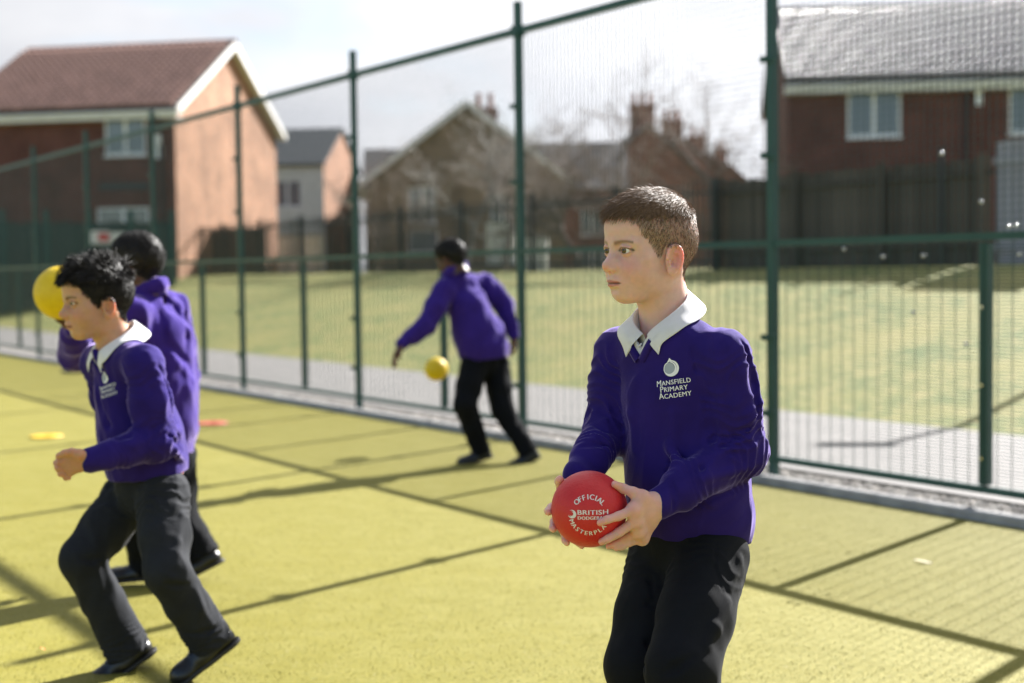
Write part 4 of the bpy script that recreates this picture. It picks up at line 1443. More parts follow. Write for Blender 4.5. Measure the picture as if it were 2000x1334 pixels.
def badge(sdf, px, py, T, par, base, scale, tilt=0.0):
    """embroidered emblem and three lines of lettering following the chest"""
    c = surf_pt(sdf, px, py)
    n = grad(sdf, c[None], .01)[0]
    u = T[:,2]-n*(T[:,2]@n); u /= np.linalg.norm(u)
    r = np.cross(u, n); r /= np.linalg.norm(r)
    if tilt:
        ct, st = math.cos(tilt), math.sin(tilt); u, r = u*ct+r*st, r*ct-u*st
    def place(v2, t, name, mt, off):
        P = c+np.outer(v2[:,0]*scale, r)+np.outer(v2[:,1]*scale, u)
        for _ in range(4):
            P = P-grad(sdf, P, .002)*(sdf(P)-off)[:,None]
        me = np_mesh(name, P-V3(base), np.array(t), mt)
        return link_mesh(name, me, par)
    words = [('M', 'ANSFIELD', .030), ('P', 'RIMARY', -.030), ('A', 'CADEMY', -.090)]
    allv, allt = [], []
    for big, small, y in words:
        vb, tb = text_mesh(big, .080); vs_, ts = text_mesh(small, .060, 1.06)
        wb, ws = np.ptp(vb[:,0]), np.ptp(vs_[:,0]); tot = wb+ws+.006
        vb = vb-[vb[:,0].min(), 0]+[-tot/2, y]; vs_ = vs_-[vs_[:,0].min(), 0]+[-tot/2+wb+.006, y]
        for v_, t_ in ((vb, tb), (vs_, ts)):
            n0 = sum(len(a) for a in allv); allv.append(v_); allt += [tuple(i+n0 for i in q) for q in t_]
    # thicken the thin strokes a little by adding a copy nudged sideways
    vv = np.concatenate(allv); n0 = len(vv)
    vv = np.concatenate([vv, vv+[.0015, .0]]); allt = allt+[tuple(i+n0 for i in q) for q in allt]
    place(vv, allt, 'badge_lettering', M['thread'], .0011)
    # emblem: a pale disc with blue crescents and a leaf-like tip
    def disc(cx, cy, rad, n=28, sy=1.0):
        a = np.linspace(0, 2*math.pi, n, endpoint=False)
        v = np.stack([cx+rad*np.cos(a), cy+rad*sy*np.sin(a)], 1); v = np.concatenate([[[cx, cy]], v])
        return v, [(0, 1+i, 1+(i+1) % n) for i in range(n)]
    def crescent(cx, cy, r1, r2, off, a0, a1, n=20):
        a = np.linspace(a0, a1, n)
        o_ = np.stack([cx+r1*np.cos(a), cy+r1*np.sin(a)], 1); i_ = np.stack([cx+off[0]+r2*np.cos(a), cy+off[1]+r2*np.sin(a)], 1)
        return np.concatenate([o_, i_]), [(i, i+1, n+i+1, ) for i in range(n-1)]+[(i, n+i+1, n+i) for i in range(n-1)]
    cy = .175
    place(*disc(-.018, cy, .052, sy=1.05), 'badge_emblem', M['thread2'], .0011)
    place(*crescent(0, cy, .074, .062, (-.008, .003), R(-150), R(110)), 'badge_emblem', M['thread'], .0012)
    place(*crescent(-.010, cy, .062, .052, (-.006, .004), R(-140), R(80)), 'badge_emblem', M['thread'], .0012)
    place(np.array([(-.035, cy+.052), (-.005, cy+.095), (.028, cy+.055), (-.003, cy+.062)]), [(0, 3, 1), (1, 3, 2)], 'badge_emblem', M['thread'], .0013)
    place(*crescent(-.018, cy, .058, .050, (0, 0), R(100), R(250)), 'badge_emblem', M['thread'], .0013)

def person(o):
    """o: joints in world space, looks, resolution. Builds body, hair, clothes."""
    J = {k: Vector(v) for k, v in o['J'].items()}
    base = Vector((J['pelvis'].x, J['pelvis'].y, 0))
    hr = o.get('h', .004)
    Rh = frame(*o['head_dir'])
    hp = V3(o['head_pos'])
    rs = np.random.default_rng(o.get('seed', 1))
    hs, Vl, Q, C, Vw = build_head(o, Rh, hp, o['head_h'], base)
    parts_v, parts_q, parts_c = [Vw], [Q], [C]
    def more(Vt, Qq, col):
        n0 = sum(len(v) for v in parts_v)
        parts_v.append(Vt-V3(base)); parts_q.append(Qq+n0); parts_c.append(np.tile(np.array(col), (len(Vt), 1)) if np.ndim(col) == 1 else col)
    for hnd in o['hands']:
        s, lo, hi = hnd
        Vt, Qq = polygonise(s, lo, hi, o.get('hand_h', .002))
        skin = np.array(o['skin'])
        cols = np.tile(skin*np.array((1.0, .93, .92)), (len(Vt), 1))
        for tp in getattr(s, 'tips', []):
            g = np.exp(-(((Vt-V3(tp))/.010)**2).sum(1))[:,None]*.45
            cols = cols*(1-g)+skin*np.array((1.05, .68, .66))*g
        more(Vt, Qq, cols)
    # the body under the clothes
    b = SDF()
    T = frame((J['sh_r']-J['sh_l']).cross(J['neck']-J['pelvis'])*-1, J['neck']-J['pelvis'])
    fw = T[:,1]
    b.chain([J['pelvis'], J['chest'], J['neck']-Vector(T[:,2])*.02], [.085, .080, .034], .03, flat=(fw, 1.3))
    for sd in 'rl':
        b.chain([J['neck']-Vector(T[:,2])*.06, J['sh_'+sd], J['el_'+sd], J['wr_'+sd]], [.03, .032, .028, .018], .02)
        b.chain([J['hip_'+sd], J['kn_'+sd], J['an_'+sd]], [.062, .045, .030], .02)
    lo, hi = cyl_box(J.values(), .12)
    Vt, Qq = polygonise(b, lo, hi, .014, 0)
    more(Vt, Qq, o['skin'])
    me = np_mesh('person', np.concatenate(parts_v), np.concatenate(parts_q), M['skin'], np.concatenate(parts_c))
    body = link_mesh('person', me, None, base)
    tag(body, o['label'], 'person')
    # eyes
    for sx in (1, -1):
        e = np.array((sx*.0295, .0700, .0005))
        n1, n2 = 24, 26
        vv, ff = [], []
        for i in range(n2+1):
            for j in range(n1):
                th, ph = math.pi*i/n2, 2*math.pi*j/n1
                vv.append(((.0134)*math.sin(th)*math.cos(ph), (.0134)*math.cos(th), (.0134)*math.sin(th)*math.sin(ph)))
        for i in range(n2):
            for j in range(n1):
                ff.append((i*n1+j, i*n1+(j+1) % n1, (i+1)*n1+(j+1) % n1, (i+1)*n1+j))
        vv = np.array(vv)
        gz = np.array((o.get('gaze', (0, 0))[0], 1.0, o.get('gaze', (0, 0))[1]), float); gz /= np.linalg.norm(gz)
        ca_ = vv@gz/.0134
        # dense rings about the gaze direction: colour by angle
        colr = np.tile(np.array((.74, .71, .70)), (len(vv), 1))
        colr[ca_ > o.get('iris_c', .845)] = o.get('iris', (.10, .05, .025)); colr[ca_ > .975] = (.004, .004, .004)
        Vw_ = ((vv+e)*o.get('scale', 1.0))@Rh.T+hp-V3(base)
        link_mesh('eye', np_mesh('eye', Vw_, np.array(ff)[:, ::-1], M['eye'], colr), body)
    # hair
    cv, cq = hair_cap(hs, Vl, Q, o)
    sc = o.get('scale', 1.0)
    hv, hq = cv, cq
    if o.get('strands'):
        sv, sq = strands(hs, Vl, Q, o, o['strands'], o['style'], rs)
        hq = np.concatenate([cq, sq+len(cv)]); hv = np.concatenate([cv, sv])
    link_mesh('hair', np_mesh('hair', hv*sc@Rh.T+hp-V3(base), hq, M[o['hair_mat']]), body)
    # sweater
    w = o.get('sw', {})
    s = SDF()
    up = Vector(T[:,2]); rt = Vector(T[:,0]); fv = Vector(T[:,1])
    ff = w.get('flat', 1.25)
    hem = Vector(w.get('hem', J['pelvis']))
    hem_up = Vector(w.get('hem_up', up)).normalized()
    tor = w.get('torso', (.118, .128, .132, .126))
    mid = J['pelvis'].lerp(J['chest'], .5)
    upc = J['chest'].lerp(J['neck'], .45)
    s.chain([hem+hem_up*.045, J['pelvis'].lerp(mid, .4), mid, J['chest']], tor, .03, flat=(fv, ff))
    if w.get('belly'): s.ell(*w['belly'])
    for sd in 'rl':
        s.cone(J['neck']-up*.040+fv*.012, J['sh_'+sd]-up*.002, .050, w.get('shr', .053), .050)
        A, E_, W = J['sh_'+sd], J['el_'+sd], J['wr_'+sd]
        r_ = w.get('sleeve', (.056, .058, .052, .040))
        dwr = (W-E_).normalized()
        s.chain([A, A.lerp(E_, .5), E_, W-dwr*.055], r_, w.get('k_arm', .020))
        s.chain([W-dwr*.052, W-dwr*.004], [w.get('cuff', .0320)+.001, w.get('cuff', .0320)-.001], .004)
    s.cone(hem+hem_up*.045, hem-hem_up*.02, tor[0]-.004, tor[0]-.006, .006, flat=(fv, ff))
    if w.get('cut', True): s.cut(hem, -hem_up)
    if w.get('collar_ring'):
        rr, hh, th_ = w['collar_ring']
        nb = V3(J['neck']); pts = [nb+T@np.array((rr*math.sin(t), rr*math.cos(t)*1.05, hh+.02*(-math.cos(t)))) for t in np.linspace(R(14), R(346), 20)]
        s.chain(pts, [th_]*20, .012)
        pts = [p+T[:,2]*.016 for p in pts]; s.chain(pts, [th_*.8]*20, .010)
    ref = SDF(); ref.ops = list(s.ops)
    if 'vneck' in w:
        vb = surf_pt(ref, *w['vneck'][0]); th_ = w['vneck'][1]
        cth, sth = math.cos(th_), math.sin(th_)
        def vfn(P):
            q = (P-vb)@T
            return np.maximum(np.abs(q[:,0])*cth-q[:,2]*sth, -(q[:,1]+.05))
        s._add('s', vfn, .003, vb+T[:,2]*.05, .12)
    nk = V3(J['neck'])
    s.cone(nk-T[:,2]*.035+T[:,1]*.006, nk+T[:,2]*.10+T[:,1]*.006, w.get('hole', .074), w.get('hole', .074)+.004, .006, 's')
    s.post = fold_noise(w.get('fs', 11), w.get('fa', .0055), o.get('seed', 1)*3.3)
    segs = []
    for sd in 'rl':
        fl = (J['el_'+sd]-J['wr_'+sd]).length; ul = (J['sh_'+sd]-J['el_'+sd]).length
        segs.append((J['wr_'+sd], J['el_'+sd], [(.082, .024, .030), (fl-.01, .045, .040)], .066))
        segs.append((J['el_'+sd], J['sh_'+sd], [(.03, .050, .046), (ul*.8, .05, .060)], .068))
    s.post = with_bunching(s.post, segs, w.get('bunch', .0024))
    if w.get('folds'): add_folds(s, w['folds'], lambda P: ref(P))
    lo, hi = cyl_box([J[k] for k in ('neck', 'chest', 'pelvis', 'sh_r', 'sh_l', 'el_r', 'el_l', 'wr_r', 'wr_l')]+[hem], .17)
    hi[2] = V3(J['neck'])[2]+.10
    Vt, Qq = polygonise(s, lo, hi, hr)
    swo = link_mesh(w.get('name', 'sweatshirt'), np_mesh('sweatshirt', Vt-V3(base), Qq, M[w.get('mat', 'sweater')]), body)
    if 'vneck' in w:
        sh = SDF(); sh.ops = list(ref.ops)
        vt = vb+T[:,2]*.026
        def sv(P):
            q = (P-vt)@T
            return np.maximum(np.abs(q[:,0])*.80-q[:,2]*.60, -(q[:,1]+.06))
        sh._add('s', sv, .004, vt+T[:,2]*.05, .14)
        sh.cone(V3(J['neck'])-T[:,2]*.03, V3(J['neck'])+T[:,2]*.10, .056, .060, .006, 's')
        inner = lambda P: sh(P, False)+.006
        vbp = vb
        Vt, Qq = polygonise(inner, vbp-np.array((.09, .09, .03)), vbp+np.array((.09, .09, .075)), hr, 1)
        link_mesh('polo_shirt', np_mesh('polo_shirt', Vt-V3(base), Qq, M['polo']), body)
        c = vbp+T[:,2]*.026; c = c-grad(inner, c[None], .004)[0]*inner(c[None])[0]; n = grad(inner, c[None], .004)[0]
        bb = MB(); bb.bar(Vector(c-V3(base)), Vector(c+n*.0022-V3(base)), .0048, 14)
        bb.build('button', M['polo'], body)
        # ribbed edge of the neck opening, a band along each side of the V
        rib = []
        for sx in (1, -1):
            row = []
            for t in np.linspace(0, 1, 14):
                L_ = .046*t
                rowp = []
                for off in (.0005, .008, .0155):
                    p = vb+T[:,0]*(sx*(L_*sth+off*cth))+T[:,2]*(L_*cth-off*sth)
                    rowp.append(p)
                row.append(rowp)
            A = np.array(row)
            P = A.reshape(-1, 3)+T[:,1]*.0
            for _ in range(5):
                P = P-grad(lambda X: ref(X, False), P, .004)*(ref(P, False)-.0)[:,None]
            P = P+grad(lambda X: ref(X, False), P, .004)*np.tile([.0035, .0050, .0030], 14)[:,None]
            inn = P-grad(lambda X: ref(X, False), P, .004)*.012
            A = np.concatenate([inn.reshape(14, 3, 3)[:, :1], P.reshape(14, 3, 3), inn.reshape(14, 3, 3)[:, 2:]], 1)
            m_ = 5
            q = [(i*m_+j, i*m_+j+1, (i+1)*m_+j+1, (i+1)*m_+j) for i in range(13) for j in range(m_-1)]
            ro = link_mesh('neck_rib', np_mesh('neck_rib', A.reshape(-1, 3)-V3(base), np.array(q), M[w.get('mat', 'sweater')]), swo)
    if w.get('collar'):
        ref2 = SDF(); ref2.ops = list(ref.ops); ref2.post = s.post
        make_collar(T, J['neck'], ref2, body, base, **w['collar'])
    if w.get('badge'): badge(s, *w['badge'][:2], T, swo, base, w['badge'][2], w['badge'][3] if len(w['badge']) > 3 else 0)
    # trousers
    tr = o.get('tr', {})
    t = SDF()
    rw = tr.get('waist', .108)
    t.cone(hem+hem_up*.06, J['hip_r'].lerp(J['hip_l'], .5)+up*.02, rw-.020, rw, .02, flat=(fv, 1.22))
    rr = tr.get('r', (.092, .080, .070, .062))
    for sd in 'rl':
        H_, K_, A_ = J['hip_'+sd], J['kn_'+sd], J['an_'+sd]
        cd = (A_-K_).normalized()
        t.chain([H_, H_.lerp(K_, .55), K_, K_.lerp(A_, .5), A_+cd*.030], (rr[0], (rr[0]+rr[1])*.5, rr[1], rr[2], rr[3]), tr.get('k', .016))
    t.post = fold_noise(tr.get('fs', 9), tr.get('fa', .006), o.get('seed', 1)*7.7+2, (1.25, 1.25, .5))
    segs = []
    for sd in 'rl':
        tl_ = (J['kn_'+sd]-J['hip_'+sd]).length; cl = (J['an_'+sd]-J['kn_'+sd]).length
        segs.append((J['hip_'+sd], J['kn_'+sd], [(.05, .05, .070)], .10))
        segs.append((J['kn_'+sd], J['an_'+sd], [(cl-.01, .05, .038)], .085))
    t.post = with_bunching(t.post, segs, tr.get('bunch', .0034))
    if tr.get('folds'):
        rf = SDF(); rf.ops = list(t.ops)
        add_folds(t, tr['folds'], lambda P: rf(P))
    pieces_q, pieces_v = [], []
    ends = []
    for sd in 'rl':
        cd = (J['an_'+sd]-J['kn_'+sd]).normalized()
        ends.append((V3(J['an_'+sd]+cd*.026), V3(cd), V3(J['kn_'+sd])))
    t0 = t.__call__
    def tfn(P):
        d = t0(P)
        for p, n, k in ends:
            near = np.linalg.norm(P-p, axis=1) < .13
            if near.any(): d[near] = np.maximum(d[near], (P[near]-p)@n)
        return d
    lo, hi = cyl_box([J[k] for k in ('pelvis', 'hip_r', 'hip_l', 'kn_r', 'kn_l', 'an_r', 'an_l')]+[hem], .14)
    lo[2] = max(lo[2], 0.0)
    Vt, Qq = polygonise(tfn, lo, hi, o.get('tr_h', hr*1.1))
    link_mesh('trousers', np_mesh('trousers', Vt-V3(base), Qq, M[tr.get('mat', 'trousers')]), body)
    for sd in 'rl':
        td, su = o['feet'][sd]
        shoe('shoe', J['an_'+sd], td, su, o.get('foot', .195), body, base, max(.004, hr))
    return body, s, T

# ------------------------------------------------------------------ balls
def ball_obj(name, c, r, mt, label):
    n1, n2 = 64, 40
    vv = [(r*math.sin(math.pi*i/n2)*math.cos(2*math.pi*j/n1), r*math.sin(math.pi*i/n2)*math.sin(2*math.pi*j/n1), r*math.cos(math.pi*i/n2)) for i in range(n2+1) for j in range(n1)]
    ff = [(i*n1+j, (i+1)*n1+j, (i+1)*n1+(j+1) % n1, i*n1+(j+1) % n1) for i in range(n2) for j in range(n1)]
    o = link_mesh(name, np_mesh(name, np.array(vv), np.array(ff), mt), None, Vector(c))
    return tag(o, label, 'ball')
M['ball_red'] = mat('red_foam_skin', (.62, .022, .026), .50, (.56, .018, .022), 40, 3, .35, 260, spec=.45, sheen=.12)
M['ball_yellow'] = mat('yellow_foam_skin', (.80, .56, .006), .50, (.74, .50, .006), 40, 3, .3, 260, spec=.45)
M['ink'] = mat('white_ball_print', (.78, .74, .74), .55)

BC, BR = at(1151, 994, 2.64), .0716
def limb(phi, psi, off):
    """point at distance off above the held ball: phi round its outline as seen, psi degrees behind it"""
    vd = (BC-Vector((0, 0, CAM_H))).normalized()
    r_ = vd.cross(Vector((0, 0, 1))).normalized(); u_ = r_.cross(vd)
    a, b = R(phi), R(psi)
    return BC+(r_*math.cos(a)*math.cos(b)+u_*math.sin(a)*math.cos(b)+vd*math.sin(b))*(BR+off)
def on_ball(px, py, off):
    o_ = Vector((0, 0, CAM_H)); d = (at(px, py, 2.6)-o_).normalized()
    L = BC-o_; tca = L.dot(d); d2 = L.dot(L)-tca*tca; rr = (BR+off)**2
    t = tca-math.sqrt(max(0, rr-d2))
    return o_+d*t
def pxoff(p, dx, dy, dd=0):
    """nudge a point by pixels sideways/down and metres in depth"""
    k = p.y/FPX
    return p+Vector((dx*k, dd, -dy*k))

# ------------------------------------------------------------------ the boy with the red ball
def hand_main_left():
    W = at(1284, 984, 2.630)
    idx = [at(1238, 996, 2.592), on_ball(1208, 1008, .0075), on_ball(1186, 1015, .0065), on_ball(1172, 1021, .0058)]
    mid = [at(1241, 1018, 2.598), on_ball(1209, 1040, .0080), on_ball(1188, 1052, .0068), on_ball(1175, 1058, .0058)]
    rin = [at(1247, 1038, 2.612), on_ball(1218, 1055, .0078), on_ball(1200, 1064, .0065), on_ball(1189, 1067, .0055)]
    pin = [at(1254, 1052, 2.632), on_ball(1229, 1060, .0085), on_ball(1214, 1068, .0070), on_ball(1204, 1071, .006)]
    th = [at(1254, 972, 2.602), at(1237, 962, 2.600), at(1217, 954, 2.606), at(1200, 945, 2.618)]
    th[2] = on_ball(1217, 954, .0075); th[3] = on_ball(1201, 946, .0060)
    rd = [[.0098, .0083, .0074, .0062], [.0100, .0085, .0075, .0062], [.0096, .0080, .0070, .0058], [.0086, .0070, .0062, .0052]]
    s = hand_sdf(W, at(1470, 895, 2.70), [idx, mid, rin, pin], rd, .0125, (th, [.0120, .0098, .0086, .0066]))
    s.tips = [idx[3], mid[3], rin[3], th[3], idx[0], mid[0]]
    lo, hi = cyl_box([W]+idx+mid+rin+pin+th, .03)
    return s, lo, hi, W
def hand_main_right():
    W = at(1128, 930, 2.735)
    K = lambda phi, psi, off: limb(phi, psi, off)
    idx = [K(168, 52, .016), K(178, 26, .0085), K(183, 8, .0065), K(184, -4, .0058)]
    mid = [K(188, 55, .016), K(200, 28, .0085), K(207, 10, .0065), K(209, -3, .0058)]
    rin = [K(206, 58, .016), K(222, 36, .0085), K(232, 18, .0065), K(236, 8, .0058)]
    pin = [K(222, 62, .016), K(240, 44, .0085), K(252, 30, .0065), K(258, 22, .0058)]
    th = [K(150, 56, .018), K(142, 36, .011), K(137, 16, .0080), K(134.5, 0, .0068)]
    rd = [[.0098, .0085, .0075, .0064], [.0100, .0086, .0076, .0064], [.0096, .0080, .0070, .0058], [.0086, .0070, .0062, .0052]]
    s = hand_sdf(W, at(1185, 825, 2.86), [idx, mid, rin, pin], rd, .0125, (th, [.012, .0098, .0088, .0070]))
    s.tips = [idx[3], mid[3], th[3]]
    lo, hi = cyl_box([W]+idx+mid+rin+pin+th, .03)
    return s, lo, hi, W
LH, RH = hand_main_left(), hand_main_right()

def c2(*pts):   # points read off an enlarged crop of the jumper
    return [(1040+x/2.565, 560+y/2.565) for x, y in pts]
def c7(*pts):   # and of the trousers
    return [(1100+x/3.567, 960+y/3.567) for x, y in pts]

def style_main(P, n, top, rs):
    N = len(P)
    crown = np.array((0.0, -.070, .095))
    rad = P-crown; rad[:,2] *= .4
    fl = rad/np.maximum(np.linalg.norm(rad, axis=1), .01)[:,None]
    front = np.clip((P[:,1]-.01)/.05, 0, 1)
    fl = fl*(1-.5*top)[:,None]+np.array((.25, 1.0, -.15))*(top*.9)[:,None]
    fl[:,2] -= (1-top)*1.2
    fl = fl+rs.normal(0, .16, (N, 3))
    ln = .0035+.004*rs.random(N)+top*(.014+.010*rs.random(N))+top*front*.006
    fr = (P[:,1] > .055) & (P[:,2] > .060)
    ln = np.where(fr, ln+.002, ln)
    lift = .0004+.0010*top*rs.random(N)
    lift = np.where(fr & (rs.random(N) < .16), lift+.003+.009*rs.random(N), lift)
    fly = rs.random(N) < .05
    lift = np.where(fly, lift+top*.007*rs.random(N), lift)
    ln = ln*(.55+.6*rs.random(N))
    return fl, ln, lift

mainJ = dict(pelvis=at(1356, 1035, 2.815), chest=at(1322, 775, 2.80), neck=at(1292, 616, 2.80),
             sh_l=at(1416, 698, 2.71), sh_r=at(1212, 690, 2.885), el_l=at(1446, 882, 2.715), el_r=at(1195, 832, 2.875),
             wr_l=LH[3], wr_r=RH[3],
             hip_l=at(1388, 1085, 2.755), hip_r=at(1300, 1085, 2.845), kn_l=at(1332, 1310, 2.58), kn_r=at(1250, 1300, 2.72),
             an_l=at(1390, 1545, 2.70), an_r=at(1272, 1525, 2.90))
main_sk = np.array((.720, .465, .400))
main = dict(label='boy in purple sweatshirt and white collar holding the red ball', J=mainJ, h=.0034, head_h=.0016, hand_h=.0013, seed=4,
    head_pos=at(1268, 487, 2.80), head_dir=((-.868, -.497, -.03), (.02, .0, 1)),
    skin=main_sk, flush=main_sk*np.array((1.0, .70, .70)), lip=(.52, .19, .19), brow=(.12, .07, .04), brow_w=.72, scalp=(.200, .130, .095), scalp_w=.62,
    iris=(.09, .05, .025), iris_c=.82, nose=.985, gaze=(-.10, .02), side=.0010, top=.0100, fade0=.054, fade=.036, side_density=.55, cap_z=.060, hair_mat='hair_brown', strands=20000, style=style_main, strand_w=.00042, tuft=.35, scale=1.0,
    hands=[LH[:3], RH[:3]],
    sw=dict(hem=at(1362, 1052, 2.815), hem_up=(.02, .02, 1), torso=(.114, .127, .125, .118), flat=1.20,
            sleeve=(.051, .052, .048, .040), cuff=.0315, shr=.046, fa=.0058, fs=8,
            vneck=((1249, 699), R(38)),
            collar=dict(rt=.0545, rl=.086, back=.056, front=-.034, drop=.034, tip=.040, gap=R(6), tipang=R(24)),
            badge=(1315, 757, .213),
            folds=[(c2((985,250),(1055,430),(1092,640),(1088,770)), .014, 'u', 0.0087),
                   (c2((1080,300),(1125,430),(1140,580),(1150,720)), .011, 'u', 0.0074),
                   (c2((1045,270),(1112,480),(1122,650)), .007, 's', 0.0074),
                   (c2((1095,700),(1010,755),(900,825)), .008, 's', 0.0062),
                   (c2((1110,790),(1010,800),(915,850)), .010, 'u', 0.0062),
                   (c2((905,850),(850,905),(835,960)), .007, 's', 0.0062),
                   (c2((1130,890),(1000,930),(870,955),(760,960)), .010, 'u', 0.0074),
                   (c2((1150,960),(1020,1010),(900,1060)), .007, 's', 0.0074),
                   (c2((690,965),(715,1050),(700,1130)), .006, 's', 0.0037),
                   (c2((295,690),(360,718),(425,750)), .007, 's', 0.0062),
                   (c2((300,640),(365,672),(425,690)), .009, 'u', 0.0062),
                   (c2((235,800),(320,790),(420,820)), .007, 's', 0.0062),
                   (c2((230,770),(310,752),(400,770)), .008, 'u', 0.0062),
                   (c2((800,150),(775,240),(805,350),(835,480)), .0028, 's', 0.0019),
                   (c2((1000,1040),(900,1090),(790,1130)), .008, 'u', 0.0087),
                   (c2((520,480),(500,640),(510,820)), .010, 'u', 0.0149),
                   (c2((700,640),(690,800),(730,900)), .010, 'u', 0.0149)]),
    tr=dict(waist=.102, r=(.076, .067, .061, .058), bunch=.0012, fa=.0014,
            folds=[(c7((1062,350),(1058,520),(1110,700)), .0035, 's', .004),
                   (c7((1302,300),(1240,470),(1160,680)), .010, 'u', .010),
                   (c7((600,390),(610,620),(640,800)), .005, 's', .008),
                   (c7((560,800),(600,780),(650,740)), .006, 's', .008),
                   (c7((640,900),(600,1050),(570,1250)), .006, 's', .010),
                   (c7((1150,760),(1060,950),(1000,1080)), .010, 'u', .012),
                   (c7((900,1150),(780,1230),(700,1270)), .008, 's', .012)]),
    feet=dict(l=((-.62, -.78, 0), (0, 0, 1)), r=((-.70, -.70, 0), (0, 0, 1))), foot=.200)
def run_main():
    return person(main)

# ------------------------------------------------------------------ the other children
def relaxed_hand(W, d, n, size=1.0, curl=.5):
    """W wrist, d pointing along the hand, n out of the back of the hand"""
    W = Vector(W); d = Vector(d).normalized(); n = Vector(n); n = (n-d*n.dot(d)).normalized(); sd = d.cross(n)
    fs, rd = [], []
    for i, (off, L, r) in enumerate(((-.026, .060, .0078), (-.009, .066, .0080), (.009, .061, .0076), (.025, .048, .0068))):
        k = W+(d*(.070-.006*abs(i-1))+sd*off+n*.004)*size
        a = curl*.9+.06*i; pts = [k]; ang = a*.5
        for seg in (.45, .31, .24):
            dd = d*math.cos(ang)-n*math.sin(ang)+sd*(off*2.0)
            pts.append(pts[-1]+dd.normalized()*L*seg*size); ang += a
        fs.append(pts); rd.append([r*1.12*size, r*size, r*.9*size, r*.78*size])
    t0 = W+(d*.022-sd*.024-n*.006)*size
    th = [t0, t0+(d*.022-sd*.018-n*.006)*size, t0+(d*.044-sd*.024-n*.010)*size, t0+(d*.060-sd*.020-n*.016)*size]
    s = hand_sdf(W, W-d*.2, fs, rd, .0115*size, (th, [.0115*size, .0095*size, .0085*size, .0066*size]))
    s.tips = [f[3] for f in fs]
    lo, hi = cyl_box([W]+[p for f in fs for p in f]+th, .03)
    return s, lo, hi

def style_spiky(P, n, top, rs):
    N = len(P)
    tuft = np.stack([pnoise(P*38+3), pnoise(P*38+19), pnoise(P*38+41)], 1)*1.6
    fl = np.array((.1, .35, .2))*top[:,None]+tuft*top[:,None]+np.array((0, -.2, -1.0))*(1-top)[:,None]
    front = np.clip((P[:,1]-.02)/.05, 0, 1)
    fl[:,1] += front*1.1; fl[:,2] -= front*.4
    fl = fl+rs.normal(0, .25, (N, 3))
    ln = .005+.004*rs.random(N)+top*(.018+.014*rs.random(N))
    tf = np.clip(pnoise(P*45+77)*2.4+.35, 0, 1)
    lift = .0006+top*(.005+.026*tf*rs.random(N))*(1-.6*front)
    return fl, ln, lift

def style_fuzz(P, n, top, rs):
    return rs.normal(0, 1, (len(P), 3)), .003+.003*rs.random(len(P)), .001+.003*rs.random(len(P))

def fist2():
    Y = 3.72
    W = at(174, 900, Y)
    idx = [at(131, 889, 3.700), at(115, 892, 3.690), at(115, 903, 3.682), at(124, 908, 3.690)]
    mid = [at(126, 899, 3.695), at(110, 904, 3.688), at(112, 914, 3.682), at(121, 918, 3.690)]
    rin = [at(129, 910, 3.700), at(115, 917, 3.692), at(118, 926, 3.688), at(126, 928, 3.695)]
    pin = [at(137, 920, 3.708), at(125, 927, 3.700), at(128, 934, 3.698), at(135, 934, 3.704)]
    th = [at(155, 888, 3.690), at(140, 883, 3.682), at(126, 885, 3.676), at(114, 890, 3.676)]
    r_ = [.0090, .0076, .0070, .0062]
    s = hand_sdf(W, at(300, 862, 3.86), [idx, mid, rin, pin], [r_, r_, r_, [q*.88 for q in r_]], .013, (th, [.0125, .0105, .0090, .0072]))
    s.tips = [idx[1], mid[1], rin[1]]
    lo, hi = cyl_box([W]+idx+mid+rin+pin+th, .03)
    return s, lo, hi, W
F2 = fist2()
def c4(*pts): return [(40+x/2.566, 440+y/2.566) for x, y in pts]
def c5(*pts): return [(40+x/2.815, 860+y/2.815) for x, y in pts]
kid2_sk = np.array((.560, .320, .205))
kid2J = dict(pelvis=at(292, 930, 4.0), chest=at(256, 775, 3.98), neck=at(226, 662, 3.96),
             sh_l=at(280, 712, 3.845), sh_r=at(196, 705, 4.09), el_l=at(305, 862, 3.845), el_r=at(238, 845, 4.20), wr_l=F2[3], wr_r=at(300, 895, 4.28),
             hip_l=at(316, 965, 3.93), hip_r=at(258, 962, 4.06), kn_l=at(328, 1118, 3.80), kn_r=at(162, 1092, 3.93),
             an_l=at(404, 1240, 3.88), an_r=at(243, 1258, 3.98))
